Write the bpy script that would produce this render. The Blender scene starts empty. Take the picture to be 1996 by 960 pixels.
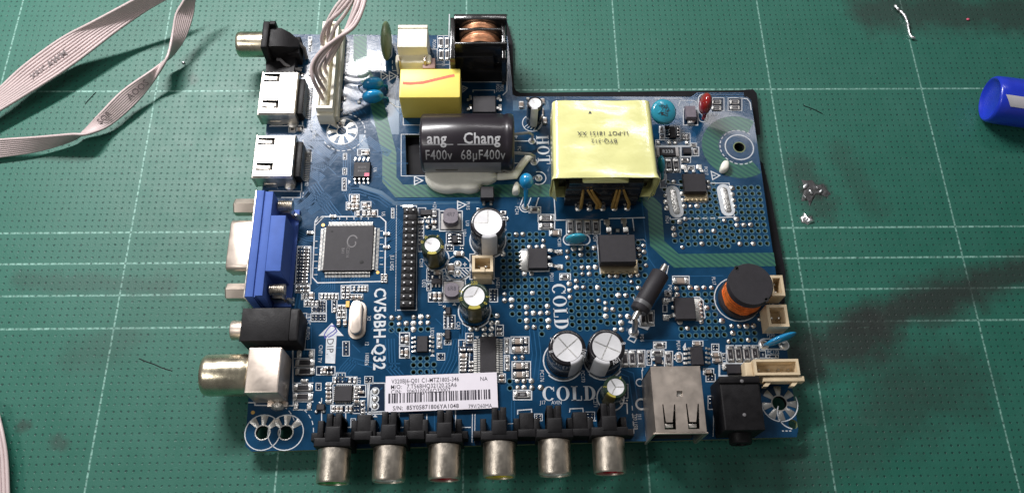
import bpy, math, random
from mathutils import Vector, Matrix
random.seed(7)
PI = math.pi
S = bpy.context.scene
# ------------------------------------------------------------------ camera (1 unit = 1 cm)
S.unit_settings.system = 'METRIC'; S.unit_settings.scale_length = 0.01
CP = Vector((15.85212959576812, -7.681873698559248, 23.420214544885624))
CE = (0.40852377364356435, -0.017404994425652586, -0.015538041415394032)
FP = 1657.916
cd = bpy.data.cameras.new('camera'); cam = bpy.data.objects.new('camera', cd)
S.collection.objects.link(cam); cam.location = CP; cam.rotation_euler = CE
cd.sensor_width = 36; cd.lens = FP / 1996 * 36; cd.clip_start = .5; cd.clip_end = 500
S.camera = cam
# ------------------------------------------------------------------ room light
w = bpy.data.worlds.new('World'); S.world = w; w.use_nodes = True
wn = w.node_tree.nodes; wl = w.node_tree.links
bg = wn['Background']; bg.inputs['Strength'].default_value = .2
tc = wn.new('ShaderNodeTexCoord'); ns = wn.new('ShaderNodeTexNoise'); ns.inputs['Scale'].default_value = 1.6
rp = wn.new('ShaderNodeValToRGB'); rp.color_ramp.elements[0].position = .35; rp.color_ramp.elements[1].position = .65
rp.color_ramp.elements[0].color = (.36, .38, .40, 1); rp.color_ramp.elements[1].color = (.82, .80, .78, 1)
wl.new(tc.outputs['Generated'], ns.inputs['Vector']); wl.new(ns.outputs['Fac'], rp.inputs['Fac']); wl.new(rp.outputs['Color'], bg.inputs['Color'])

def lamp(name, loc, target, sx, sy, power, col):
    l = bpy.data.lights.new(name, 'AREA'); l.shape = 'RECTANGLE'; l.size = sx; l.size_y = sy
    l.energy = power; l.color = col
    o = bpy.data.objects.new(name, l); S.collection.objects.link(o); o.location = loc
    o.rotation_euler = (Vector(target) - Vector(loc)).to_track_quat('-Z', 'Y').to_euler()
    return o
# fluorescent tubes over the far side of the bench, one of them weaker
lamp('tube_light', (-1, 26, 31), (10, 5, 0), 20, 1.8, 19500, (1, .975, .98))
lamp('tube_light_far', (27, 32, 37), (16, 3, 0), 24, 1.6, 2600, (1, .975, .98))
lamp('side_fill', (-17, -14, 42), (12, 3, 0), 20, 8, 4600, (1, .97, .94))  # unseen fill lamp, added at front left to brighten front faces
S.view_settings.view_transform = 'Standard'; S.view_settings.look = 'None'
S.view_settings.exposure = .28; S.view_settings.gamma = 1; S.render.engine = 'CYCLES'

RC = cam.rotation_euler.to_matrix()
def U(px, py, z):
    d = RC @ Vector(((px - 998) / FP, (480 - py) / FP, -1)); t = (z - CP.z) / d.z
    return CP + t * d
ZB = .5                       # top of the board
def Ub(px, py): return U(px, py, ZB)
def rc(x0, y0, x1, y1, h):    # photo rectangle of a top face h above the board -> centre, size
    z = ZB + h; mx = (x0 + x1) / 2; my = (y0 + y1) / 2
    a = U(x0, my, z); b = U(x1, my, z); c = U(mx, y0, z); d = U(mx, y1, z)
    return (a.x + b.x) / 2, (c.y + d.y) / 2, abs(b.x - a.x), abs(c.y - d.y)

# ------------------------------------------------------------------ materials
def mat(name, col, rough=.5, metal=0., var=.12, vs=3., bump=0., bs=30., coat=0., spec=.5, rvar=0., emit=None, trans=0., aniso=0, crough=.1):
    m = bpy.data.materials.new(name); m.use_nodes = True
    N = m.node_tree.nodes; L = m.node_tree.links; b = N['Principled BSDF']
    b.inputs['Roughness'].default_value = rough; b.inputs['Metallic'].default_value = metal
    b.inputs['Coat Weight'].default_value = coat; b.inputs['Coat Roughness'].default_value = crough
    b.inputs['Specular IOR Level'].default_value = spec
    b.inputs['Transmission Weight'].default_value = trans
    b.inputs['Base Color'].default_value = (*col, 1)
    t = N.new('ShaderNodeTexCoord')
    if var:
        n = N.new('ShaderNodeTexNoise'); n.inputs['Scale'].default_value = vs; n.inputs['Detail'].default_value = 5; n.inputs['Roughness'].default_value = .6
        L.new(t.outputs['Object'], n.inputs['Vector'])
        r = N.new('ShaderNodeValToRGB'); r.color_ramp.elements[0].position = .3; r.color_ramp.elements[1].position = .7
        r.color_ramp.elements[0].color = (*[c * (1 - var) for c in col], 1); r.color_ramp.elements[1].color = (*[min(1, c * (1 + var)) for c in col], 1)
        L.new(n.outputs['Fac'], r.inputs['Fac']); L.new(r.outputs['Color'], b.inputs['Base Color'])
        if rvar:
            q = N.new('ShaderNodeMapRange'); q.inputs[3].default_value = max(.02, rough - rvar); q.inputs[4].default_value = rough + rvar
            q.inputs[1].default_value = .3; q.inputs[2].default_value = .7
            L.new(n.outputs['Fac'], q.inputs[0]); L.new(q.outputs[0], b.inputs['Roughness'])
    if bump:
        n2 = N.new('ShaderNodeTexNoise'); n2.inputs['Scale'].default_value = bs; n2.inputs['Detail'].default_value = 3
        L.new(t.outputs['Object'], n2.inputs['Vector'])
        bp = N.new('ShaderNodeBump'); bp.inputs['Strength'].default_value = bump; bp.inputs['Distance'].default_value = .02
        L.new(n2.outputs['Fac'], bp.inputs['Height']); L.new(bp.outputs['Normal'], b.inputs['Normal'])
    return m
M = {}
M['mask'] = mat('blue_solder_mask', (.006, .043, .100), .19, var=.3, vs=1.1, bump=.10, bs=10, coat=.15, crough=.04, rvar=.05, spec=.24)
M['trace'] = mat('masked_copper', (.016, .085, .19), .22, var=.1, coat=.15, spec=.25)
M['pour'] = mat('masked_pour', (.022, .085, .16), .24, var=.15, vs=2, coat=.2)
M['pcb_edge'] = mat('board_laminate', (.16, .2, .1), .6)
M['silk'] = mat('white_print', (.54, .57, .60), .55, var=.15, vs=9)
M['silk_dark'] = mat('dark_print', (.05, .05, .06), .6)
M['solder'] = mat('solder', (.60, .59, .565), .34, 1, var=.35, vs=7, bump=.6, bs=22, rvar=.12)
M['goldtab'] = mat('gilded_tab', (.62, .50, .32), .35, 1, var=.15)
M['pinm'] = mat('dull_pin_metal', (.50, .49, .46), .5, 1, var=.2)
M['tin'] = mat('tinned_pad', (.62, .61, .58), .34, 1, var=.12, vs=9, bump=.3, bs=30)
M['nickel'] = mat('nickel_shell', (.66, .575, .50), .42, 1, var=.07, vs=2.2, bump=.08, bs=7, rvar=.06)
M['hdmi'] = mat('bright_steel', (.66, .62, .56), .40, 1, var=.3, vs=4.5, bump=.3, bs=9, rvar=.14)
M['brass'] = mat('worn_nickel_barrel', (.62, .555, .47), .36, 1, var=.2, vs=3.2, bump=.22, bs=22, rvar=.10)
M['olive'] = mat('yellowed_nickel_barrel', (.62, .56, .42), .28, 1, var=.18, vs=2.5, bump=.15, bs=10, rvar=.06)
M['alu'] = mat('aluminium_can', (.66, .66, .67), .5, .5, var=.05, bump=.1, bs=40)
M['black'] = mat('black_plastic', (.009, .0085, .0095), .5, var=.3, vs=4, bump=.2, bs=25, rvar=.1, spec=.2)
M['black_gloss'] = mat('black_lacquer', (.015, .014, .014), .2, var=.3, bump=.35, bs=6, coat=.5)
M['dark'] = mat('dark_cavity', (.008, .008, .009), .7)
M['epoxy'] = mat('chip_epoxy', (.024, .022, .026), .55, var=.15, vs=5, bump=.25, bs=60, spec=.35)
M['epoxy2'] = mat('ferrite_grey', (.15, .13, .155), .55, var=.15, vs=6, bump=.3, bs=30)
M['sleeve'] = mat('black_sleeve', (.011, .010, .013), .22, var=.2, coat=.3, bump=.08, bs=4)
M['sleeve2'] = mat('purple_black_sleeve', (.020, .016, .021), .3, var=.15, vs=1.5, coat=.3, crough=.18, spec=.4, bump=.05, bs=3)
M['green_sleeve'] = mat('green_sleeve', (.018, .035, .022), .22, var=.2, coat=.3)
M['gold'] = mat('gold_print', (.42, .36, .06), .35, .2, var=.15)
M['goldd'] = mat('dark_gold_stripe', (.12, .10, .03), .3, .1, var=.3, vs=2)
M['grey'] = mat('grey_stripe', (.20, .20, .21), .32, var=.1)
M['grey_print'] = mat('silver_print', (.42, .42, .43), .4, var=.06)
M['light_stripe'] = mat('light_grey_stripe', (.68, .68, .70), .35, var=.1)
M['yellow'] = mat('yellow_box_plastic', (.80, .64, .12), .4, var=.05, vs=1.5, bump=.05, bs=8)
M['tape'] = mat('yellow_film_tape', (.76, .75, .33), .2, var=.06, vs=1.2, bump=1., bs=1.7, coat=.5, rvar=.05)
M['red_ink'] = mat('red_marker_ink', (.66, .14, .07), .6, var=.3, vs=18)
M['red'] = mat('red_dipped_coating', (.26, .012, .012), .15, var=.2, bump=.35, bs=5, coat=.8)
M['blue_cer'] = mat('blue_ceramic_coating', (.008, .22, .46), .16, var=.12, bump=.12, bs=5, coat=.7)
M['cyan_cer'] = mat('cyan_ceramic_coating', (.03, .30, .42), .2, var=.12, bump=.12, bs=5, coat=.6)
M['mov'] = mat('olive_varistor', (.13, .17, .085), .4, var=.15, bump=.1)
M['vga'] = mat('vga_blue_plastic', (.065, .13, .42), .6, var=.1, vs=2, bump=.1, bs=20, spec=.2)
M['cream'] = mat('cream_nylon', (.84, .80, .66), .4, var=.06, bump=.05)
M['beige'] = mat('beige_nylon', (.66, .53, .35), .45, var=.1, vs=4, bump=.1)
M['copper'] = mat('enamelled_copper', (.80, .42, .24), .3, .5, var=.25, vs=7, bump=.2, bs=12)
M['copper_o'] = mat('orange_copper', (.80, .19, .035), .3, .5, var=.3, vs=9, bump=.5, bs=14)
M['lead_gold'] = mat('varnished_copper', (.55, .33, .09), .35, .5, var=.25, bump=.2)
M['glue'] = mat('silicone_glue', (.86, .84, .74), .35, var=.08, vs=2, bump=.3, bs=3)
M['paper'] = mat('label_paper', (.74, .70, .76), .45, var=.03)
M['ink'] = mat('label_ink', (.03, .025, .04), .5, var=0)
M['wire'] = mat('grey_pvc_wire', (.54, .44, .43), .42, var=.08, vs=1.5, bump=.05)
M['web'] = mat('cable_web', (.34, .25, .25), .6)
M['wire_white'] = mat('white_pvc_wire', (.62, .54, .52), .4, var=.08)
M['ctan'] = mat('ceramic_chip', (.30, .24, .20), .4, var=.2, vs=14)
M['cgrey'] = mat('grey_ceramic_chip', (.34, .32, .30), .4, var=.2, vs=14)
M['rwhite'] = mat('alumina', (.44, .42, .41), .45, var=.08)
M['blue_cap'] = mat('marker_blue_plastic', (.012, .035, .50), .28, var=.1, coat=.3, bump=.05, bs=5)
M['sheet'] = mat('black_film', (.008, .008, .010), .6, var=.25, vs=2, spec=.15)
M['yel_ins'] = mat('jack_yellow', (.75, .62, .03), .35); M['whi_ins'] = mat('jack_white', (.75, .74, .7), .35)
M['red_ins'] = mat('jack_red', (.38, .01, .02), .35); M['gre_ins'] = mat('jack_green', (.05, .4, .06), .35)
M['brown'] = mat('brown_ceramic', (.26, .15, .13), .5, var=.15)
M['pen_blue'] = mat('blue_pen_ink', (.03, .03, .32), .5)
M['pink'] = mat('pink_mark', (.75, .12, .2), .5)
M['scrap'] = mat('solder_scrap', (.75, .75, .76), .32, 1, var=.2, bump=.6, bs=9)
M['burnt'] = mat('burnt_residue', (.055, .055, .056), .6, .1, var=.7, vs=5, bump=1, bs=9)
M['orange_dot'] = mat('bare_copper_dot', (.65, .40, .12), .35, .7)
M['steel'] = mat('lead_steel', (.55, .53, .50), .35, 1, var=.2, vs=5)

def hatch_mat():
    m = bpy.data.materials.new('hatched_laminate'); m.use_nodes = True
    N = m.node_tree.nodes; L = m.node_tree.links; b = N['Principled BSDF']; b.inputs['Roughness'].default_value = .35; b.inputs['Specular IOR Level'].default_value = .3
    b.inputs['Coat Weight'].default_value = .1
    t = N.new('ShaderNodeTexCoord'); mp = N.new('ShaderNodeMapping'); mp.inputs['Rotation'].default_value = (0, 0, math.radians(38))
    wv = N.new('ShaderNodeTexWave'); wv.inputs['Scale'].default_value = 2.4; wv.inputs['Distortion'].default_value = .15; wv.bands_direction = 'Y'
    L.new(t.outputs['Object'], mp.inputs[0]); L.new(mp.outputs[0], wv.inputs[0])
    r = N.new('ShaderNodeValToRGB'); r.color_ramp.elements[0].position = .35; r.color_ramp.elements[1].position = .55
    r.color_ramp.elements[0].color = (.018, .080, .075, 1); r.color_ramp.elements[1].color = (.034, .130, .088, 1)
    L.new(wv.outputs['Fac'], r.inputs[0]); L.new(r.outputs[0], b.inputs['Base Color'])
    return m
M['hatch'] = hatch_mat()

def mat_mat():
    m = bpy.data.materials.new('green_mat'); m.use_nodes = True
    N = m.node_tree.nodes; L = m.node_tree.links; b = N['Principled BSDF']
    def nd(k, **kw):
        n = N.new(k)
        for a, v in kw.items(): setattr(n, a, v)
        return n
    def mth(op, a, b_=None, c=None, clamp=False):
        n = nd('ShaderNodeMath', operation=op); n.use_clamp = clamp
        for i, v in enumerate((a, b_, c)):
            if v is None: continue
            if isinstance(v, (int, float)): n.inputs[i].default_value = v
            else: L.new(v, n.inputs[i])
        return n.outputs[0]
    t = nd('ShaderNodeTexCoord'); sp = nd('ShaderNodeSeparateXYZ'); L.new(t.outputs['Object'], sp.inputs[0])
    X, Y = sp.outputs[0], sp.outputs[1]
    def noise(sc, det=4, rough=.55, off=0, vec=None):
        n = nd('ShaderNodeTexNoise'); n.inputs['Scale'].default_value = sc; n.inputs['Detail'].default_value = det; n.inputs['Roughness'].default_value = rough
        mp = nd('ShaderNodeMapping'); mp.inputs['Location'].default_value = (off, off * .7, 0)
        L.new(vec or t.outputs['Object'], mp.inputs[0]); L.new(mp.outputs[0], n.inputs[0]); return n.outputs['Fac']
    def line(c, at, hw):    # soft-edged stripe at coordinate
        return mth('SMOOTH_MIN', 1, mth('MULTIPLY', mth('SUBTRACT', hw, mth('ABSOLUTE', mth('SUBTRACT', c, at))), 60, clamp=True), .01)
    lines = None
    for k in range(-3, 11):
        l = line(X, 5. * k, .032); lines = l if lines is None else mth('MAXIMUM', lines, l)
    for y in (-5, 0, 1, 2, 3, 8, 13, 18):
        lines = mth('MAXIMUM', lines, line(Y, float(y), .036))
    # dots every 2 mm
    fx = mth('SUBTRACT', mth('FRACT', mth('ADD', mth('DIVIDE', X, .2), .5)), .5)
    fy = mth('SUBTRACT', mth('FRACT', mth('ADD', mth('DIVIDE', Y, .2), .5)), .5)
    nj = noise(9, 2)
    fx = mth('ADD', fx, mth('MULTIPLY', mth('SUBTRACT', nj, .5), .28)); fy = mth('ADD', fy, mth('MULTIPLY', mth('SUBTRACT', noise(8, 2, off=3), .5), .22))
    d = mth('SQRT', mth('ADD', mth('MULTIPLY', fx, fx), mth('MULTIPLY', fy, fy)))
    dots = mth('MULTIPLY', mth('SUBTRACT', .18, d), 14, clamp=True)
    dots = mth('MULTIPLY', dots, mth('MULTIPLY', mth('SUBTRACT', noise(2.4, 5, .8, 5), .28), 3.6, clamp=True))
    big = noise(.16, 5, .6, 11); fine = noise(1.3, 6, .65, 2); gr = noise(24, 3, .6)
    r = nd('ShaderNodeValToRGB'); e = r.color_ramp.elements
    e[0].position = .3; e[0].color = (.012, .106, .072, 1); e[1].position = .72; e[1].color = (.030, .140, .104, 1)
    L.new(mth('ADD', mth('MULTIPLY', big, .6), mth('MULTIPLY', fine, .4)), r.inputs[0])
    def mix(fac, a, col):
        n = nd('ShaderNodeMix', data_type='RGBA'); L.new(fac, n.inputs[0]); L.new(a, n.inputs[6])
        if isinstance(col, tuple): n.inputs[7].default_value = (*col, 1)
        else: L.new(col, n.inputs[7])
        return n.outputs[2]
    c = mix(mth('MULTIPLY', dots, .92), r.outputs[0], (.006, .035, .03))
    wear = mth('MULTIPLY', mth('SUBTRACT', noise(7, 5, .75, 7), .33), 3.6, clamp=True)
    wear = mth('MULTIPLY', wear, mth('SUBTRACT', 1, mth('MULTIPLY', dots, .6)))
    c = mix(mth('MULTIPLY', mth('MULTIPLY', lines, wear), .95), c, (.26, .48, .41))
    # greasy dark smears, soot: stains with their own outline
    def smear(ax, ay, bx, by, wd, amt, sc=.9, off=0):
        nonlocal c
        dx, dy = bx - ax, by - ay; ln = math.hypot(dx, dy)
        px_ = mth('SUBTRACT', X, ax); py_ = mth('SUBTRACT', Y, ay)
        u = mth('DIVIDE', mth('ADD', mth('MULTIPLY', px_, dx / ln), mth('MULTIPLY', py_, dy / ln)), ln)
        uc = mth('MINIMUM', mth('MAXIMUM', u, 0), 1)
        ex = mth('SUBTRACT', px_, mth('MULTIPLY', uc, dx)); ey = mth('SUBTRACT', py_, mth('MULTIPLY', uc, dy))
        dist = mth('SQRT', mth('ADD', mth('MULTIPLY', ex, ex), mth('MULTIPLY', ey, ey)))
        n = noise(sc, 6, .7, off)
        f = mth('SUBTRACT', 1.1, mth('ADD', mth('DIVIDE', dist, wd), mth('MULTIPLY', mth('SUBTRACT', n, .5), 1.9)))
        f = mth('MULTIPLY', mth('MULTIPLY', f, 1.25, clamp=True), amt)
        c = mix(f, c, (.022, .026, .024))
    def sm(p0, p1, wd, amt, sc=.9, off=0):
        a = U(*p0, 0); b2 = U(*p1, 0); smear(a.x, a.y, b2.x, b2.y, wd, amt, sc, off)
    sm((1560, 700), (1700, 640), 1.05, .85, off=1); sm((1690, 630), (1996, 525), .75, .8, off=4); sm((1780, 590), (1880, 565), .9, .5, 1.6, 9)
    sm((1740, 730), (1860, 750), 1.4, .45, 1.2, 14); sm((1590, 900), (1760, 800), 1.3, .35, 1.1, 19)
    sm((1575, 372), (1602, 372), .34, .9, 3.5, 55); sm((1568, 428), (1580, 428), .2, .6, 4, 57); sm((1700, 20), (2000, 30), 1.1, .7, .8, 23); sm((1560, 330), (1600, 400), .7, .5, 2, 27); sm((1640, 300), (1700, 400), .6, .3, 2, 31)
    sm((44, 828), (48, 830), .22, .6, 4, 33); sm((110, 860), (120, 865), .28, .5, 4, 37); sm((40, 545), (330, 560), .4, .3, 2, 40)
    sm((160, 690), (250, 660), .7, .25, 1.5, 44); sm((375, 150), (378, 158), .2, .35, 4, 47); sm((1420, 920), (1560, 940), 1., .3, 1.5, 51)
    mpz = nd('ShaderNodeMapping'); mpz.inputs['Rotation'].default_value = (0, 0, .5); mpz.inputs['Scale'].default_value = (.5, 14, 1); L.new(t.outputs['Object'], mpz.inputs[0])
    scr = mth('MULTIPLY', mth('SUBTRACT', noise(1.1, 2, .4, 0, mpz.outputs[0]), .70), 9, clamp=True)
    mpy = nd('ShaderNodeMapping'); mpy.inputs['Rotation'].default_value = (0, 0, -.9); mpy.inputs['Scale'].default_value = (.6, 12, 1); L.new(t.outputs['Object'], mpy.inputs[0])
    scr = mth('MAXIMUM', scr, mth('MULTIPLY', mth('SUBTRACT', noise(1.0, 2, .4, 5, mpy.outputs[0]), .72), 9, clamp=True))
    c = mix(mth('MULTIPLY', mth('MULTIPLY', scr, mth('MULTIPLY', mth('SUBTRACT', noise(3, 3, .6, 88), .45), 5, clamp=True)), .35), c, (.12, .22, .18))
    pale = mth('MULTIPLY', mth('SUBTRACT', noise(.9, 6, .75, 61), .58), 2.2, clamp=True)
    c = mix(mth('MULTIPLY', pale, .22), c, (.16, .24, .2))
    c = mix(mth('MULTIPLY', mth('GREATER_THAN', noise(13, 2, .5, 71), .80), .5), c, (.35, .38, .36))
    L.new(c, b.inputs['Base Color'])
    b.inputs['Specular IOR Level'].default_value = .38; rg = mth('ADD', .34, mth('MULTIPLY', fine, .22)); L.new(rg, b.inputs['Roughness'])
    bp = nd('ShaderNodeBump'); bp.inputs['Strength'].default_value = .5; bp.inputs['Distance'].default_value = .02
    L.new(mth('SUBTRACT', mth('MULTIPLY', gr, .5), dots), bp.inputs['Height']); L.new(bp.outputs[0], b.inputs['Normal'])
    return m
M['mat'] = mat_mat()

# ------------------------------------------------------------------ mesh building
class MB:
    def __init__(s): s.v = []; s.f = []; s.mi = []; s.T = Matrix()
    def add(s, vs, fs, mi=0):
        o = len(s.v); s.v += [s.T @ Vector(p) for p in vs]
        for f in fs: s.f.append([i + o for i in f]); s.mi.append(mi)
    def loops(s, L, mi=0, cap0=True, cap1=True, closed=True):
        n = len(L[0]); vs = [p for l in L for p in l]; fs = []
        for k in range(len(L) - 1):
            for i in range(n if closed else n - 1):
                j = (i + 1) % n; fs.append([k * n + i, k * n + j, (k + 1) * n + j, (k + 1) * n + i])
        if cap0: fs.append(list(range(n - 1, -1, -1)))
        if cap1: fs.append([(len(L) - 1) * n + i for i in range(n)])
        s.add(vs, fs, mi)
    def box(s, x0, x1, y0, y1, z0, z1, mi=0, b=0., r=0.):
        if b <= 0 and r <= 0:
            s.loops([[(x0, y0, z), (x1, y0, z), (x1, y1, z), (x0, y1, z)] for z in (z0, z1)], mi); return
        def rr(i, z):
            a, c, d, e = x0 + i, x1 - i, y0 + i, y1 - i; q = max(r - i, .001) if r else .0
            if not r: return [(a, d, z), (c, d, z), (c, e, z), (a, e, z)]
            o = []
            for cx, cy, st in ((c - q, d + q, -90), (c - q, e - q, 0), (a + q, e - q, 90), (a + q, d + q, 180)):
                for k in range(4):
                    an = math.radians(st + 30 * k); o.append((cx + q * math.cos(an), cy + q * math.sin(an), z))
            return o
        s.loops([rr(0, z0), rr(0, z1 - b), rr(b * .3, z1 - b * .3), rr(b, z1)] if b else [rr(0, z0), rr(0, z1)], mi)
    def prism(s, poly, z0, z1, mi=0):
        s.loops([[(x, y, z) for x, y in poly] for z in (z0, z1)], mi)
    def lathe(s, prof, n=24, mi=0, a0=0, a1=2 * PI, caps=True):
        full = abs(a1 - a0 - 2 * PI) < 1e-6; k = n if full else n + 1
        L = []
        for r, z in prof: L.append([(r * math.cos(a0 + (a1 - a0) * i / n), r * math.sin(a0 + (a1 - a0) * i / n), z) for i in range(k)])
        s.loops(L, mi, caps and full, caps and full, full)
    def tube(s, pts, r, n=6, mi=0):
        P = [Vector(p) for p in pts]; L = []; up = None
        for i, p in enumerate(P):
            t = (P[min(i + 1, len(P) - 1)] - P[max(i - 1, 0)]).normalized()
            if up is None:
                up = Vector((0, 0, 1)) if abs(t.z) < .9 else Vector((1, 0, 0))
            a = t.cross(up).normalized(); up = a.cross(t).normalized()
            rr = r[i] if isinstance(r, (list, tuple)) else r
            L.append([p + (a * math.cos(2 * PI * k / n) + up * math.sin(2 * PI * k / n)) * rr for k in range(n)])
        s.loops(L, mi)
    def ell(s, c, rx, ry, rz, n=16, m=10, mi=0, R=None):
        c = Vector(c); R = R or Matrix.Identity(3); L = []
        for i in range(1, m):
            th = PI * i / m; L.append([c + R @ Vector((rx * math.sin(th) * math.cos(2 * PI * k / n), ry * math.sin(th) * math.sin(2 * PI * k / n), -rz * math.cos(th))) for k in range(n)])
        s.loops(L, mi)
    def strip(s, pts, w, z, mi=0, closed=False, h=0.):
        P = [Vector((p[0], p[1])) for p in pts]; n = len(P); A = []; B = []
        for i in range(n):
            if closed: a, b = P[i - 1], P[(i + 1) % n]
            else: a, b = P[max(i - 1, 0)], P[min(i + 1, n - 1)]
            d1 = (P[i] - a); d2 = (b - P[i])
            if d1.length < 1e-6: d1 = d2
            if d2.length < 1e-6: d2 = d1
            d1 = d1.normalized(); d2 = d2.normalized(); nn = Vector((-(d1.y + d2.y), d1.x + d2.x))
            if nn.length < 1e-4: nn = Vector((-d1.y, d1.x))
            nn.normalize(); k = 1 / max(.5, abs(nn.dot(Vector((-d1.y, d1.x)))))
            A.append(P[i] + nn * w / 2 * k); B.append(P[i] - nn * w / 2 * k)
        vs = [(p.x, p.y, z) for p in B] + [(p.x, p.y, z) for p in A]; fs = []
        for i in range(n if closed else n - 1):
            j = (i + 1) % n; fs.append([i, j, n + j, n + i])
        s.add(vs, fs, mi)
    def mesh(s, name, mats, smooth=38):
        me = bpy.data.meshes.new(name); me.from_pydata([tuple(v) for v in s.v], [], s.f)
        for m in mats: me.materials.append(M[m] if isinstance(m, str) else m)
        if any(s.mi): me.polygons.foreach_set('material_index', s.mi)
        me.update()
        if smooth:
            me.polygons.foreach_set('use_smooth', [True] * len(me.polygons)); me.set_sharp_from_angle(angle=math.radians(smooth))
        return me
def plate(name, outer, holes, z0, z1, mats):   # slab with real holes
    cu = bpy.data.curves.new(name, 'CURVE'); cu.dimensions = '2D'; cu.fill_mode = 'BOTH'; cu.extrude = (z1 - z0) / 2
    for poly in [outer] + holes:
        sp = cu.splines.new('POLY'); sp.points.add(len(poly) - 1); sp.use_cyclic_u = True
        for i, p in enumerate(poly): sp.points[i].co = (p[0], p[1], 0, 1)
    o = bpy.data.objects.new(name, cu); me = bpy.data.meshes.new_from_object(o)
    bpy.data.objects.remove(o); bpy.data.curves.remove(cu)
    me.transform(Matrix.Translation((0, 0, (z0 + z1) / 2))); me.materials.clear()
    for m in mats: me.materials.append(M[m])
    if len(mats) > 1:
        for p in me.polygons: p.material_index = 0 if abs(p.normal.z) > .5 else 1
    return me
_txt = {}
def textmesh(body, size, bold=0., ext=0., sx=1.):
    k = (body, size, bold, ext, sx)
    if k in _txt: return _txt[k].copy()
    cu = bpy.data.curves.new('text', 'FONT'); cu.body = body; cu.size = size; cu.align_x = 'CENTER'; cu.align_y = 'CENTER'
    cu.resolution_u = 2; cu.offset = bold * size; cu.extrude = ext; cu.space_character = 1.05
    o = bpy.data.objects.new('text', cu); me = bpy.data.meshes.new_from_object(o)
    bpy.data.objects.remove(o); bpy.data.curves.remove(cu)
    me.transform(Matrix.Diagonal((sx, 1, 1, 1))); me.materials.clear(); _txt[k] = me
    return me.copy()

col = S.collection
def link(name, me, parent, loc, rz=0, label=None, kind=None, rot=None):
    o = bpy.data.objects.new(name, me); col.objects.link(o)
    if parent: o.parent = parent
    o.location = loc; o.rotation_euler = rot or (0, 0, rz)
    if label: o['label'] = label
    if kind: o['kind'] = kind
    return o
def thing(name, label, cat, loc, group=None):
    o = bpy.data.objects.new(name, None); col.objects.link(o); o.location = loc
    o['label'] = label; o['category'] = cat
    if group: o['group'] = group
    return o

# ================================================================== the mat
mb = MB(); mb.box(-25, 60, -30, 45, -.3, 0)
link('cutting_mat', mb.mesh('cutting_mat', ['mat'], 0), None, (0, 0, 0), kind='structure')

# ================================================================== the board
BL = Vector((16.6, 1.9, ZB - .16))
BOARD = thing('circuit_board', 'blue printed circuit board crowded with parts, lying on the green mat', 'circuit board', BL)
def part(name, me, loc, rz=0, label=None, kind=None, rot=None):
    return link(name, me, BOARD, Vector(loc) - BL, rz, label, kind, rot)
def sub(name, me, par, loc=(0, 0, 0), rz=0, kind=None, label=None, rot=None):
    return link(name, me, par, loc, rz, label, kind, rot)
def at(x, y, z=0): return Vector((x, y, ZB + z))
def circ(c, r, n=10, ph=0): return [(c[0] + r * math.cos(2 * PI * k / n + ph), c[1] + r * math.sin(2 * PI * k / n + ph)) for k in range(n)]

def sc(l, s, ox, oy): return [(x / s + ox, y / s + oy) for x, y in l]
holes_px = sc([(85,262),(85,337),(177,335),(268,328),(450,328),(540,325),(360,692),(443,690),(527,690),(358,773),(443,771),(527,768),(613,766),(358,862),(443,858),(528,857),(613,855)], 6.4, 750, 590)
holes_px += sc([(250,247),(262,322),(343,320),(425,320),(508,318),(590,315),(522,398),(600,397),(608,473),(540,555),(622,553),(548,633),(628,632),(228,722),(392,717),(473,717),(557,715),(638,715),(718,712),(233,803),(318,800),(400,800),(485,798),(563,797),(648,795),(733,790),(915,775),(1000,772),(1085,770),(845,855),(930,853),(1090,850)], 6, 1290, 520)
holes_px += sc([(128,88),(285,85),(662,108),(93,175),(290,157),(672,180),(612,220),(683,252),(620,290),(693,322),(703,393),(555,367),(630,363),(713,468),(325,442),(405,440),(483,440),(563,438),(640,435),(917,443),(413,515),(493,512),(573,512),(652,510),(955,157),(1031,155),(1107,152),(1186,152),(963,227),(1040,225),(1120,223),(1198,222),(975,300),(1053,297),(1132,295),(1210,294),(988,370),(1065,368),(1143,366),(1220,365),(995,442),(1073,441),(1152,440),(1231,438),(1009,515),(1086,514),(1165,513),(1243,512),(1177,587),(1255,585),(950,663),(1031,661),(1110,660),(1188,659),(1267,658),(962,738),(1041,736),(1121,734),(1200,733),(1280,731),(1052,810),(1211,807),(1293,805),(190,552),(723,541),(867,555),(343,591),(425,588),(505,587),(583,583),(660,583),(733,615),(804,612),(878,629),(275,624),(285,698),(354,665),(433,662),(595,660),(743,690),(816,687),(888,703),(213,775),(294,772),(364,738),(443,735),(521,732),(602,731),(682,730),(755,763),(826,761),(898,777),(372,814),(452,810),(611,807),(692,805),(766,837),(837,834)], 6, 1280, 340)
holes_px += sc([(93,115),(260,111),(315,110),(370,109),(95,167),(151,165),(206,164),(262,162),(317,161),(97,218),(152,216),(208,215),(99,271),(156,269),(45,325),(102,323),(159,322),(47,378),(104,377),(160,375),(50,431),(106,430),(163,429),(52,484),(109,483),(165,481),(222,480),(278,479),(336,478),(393,477),(54,538),(110,537),(168,536),(225,535),(282,533),(339,532),(396,531),(115,592),(172,590),(228,590),(341,587),(399,586),(174,644),(230,643),(287,642),(345,641),(402,640),(176,700),(289,698),(347,696),(120,757),(178,756),(180,811),(296,808),(354,806),(360,920),(358,866)], 4.174, 970, 430)
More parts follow.
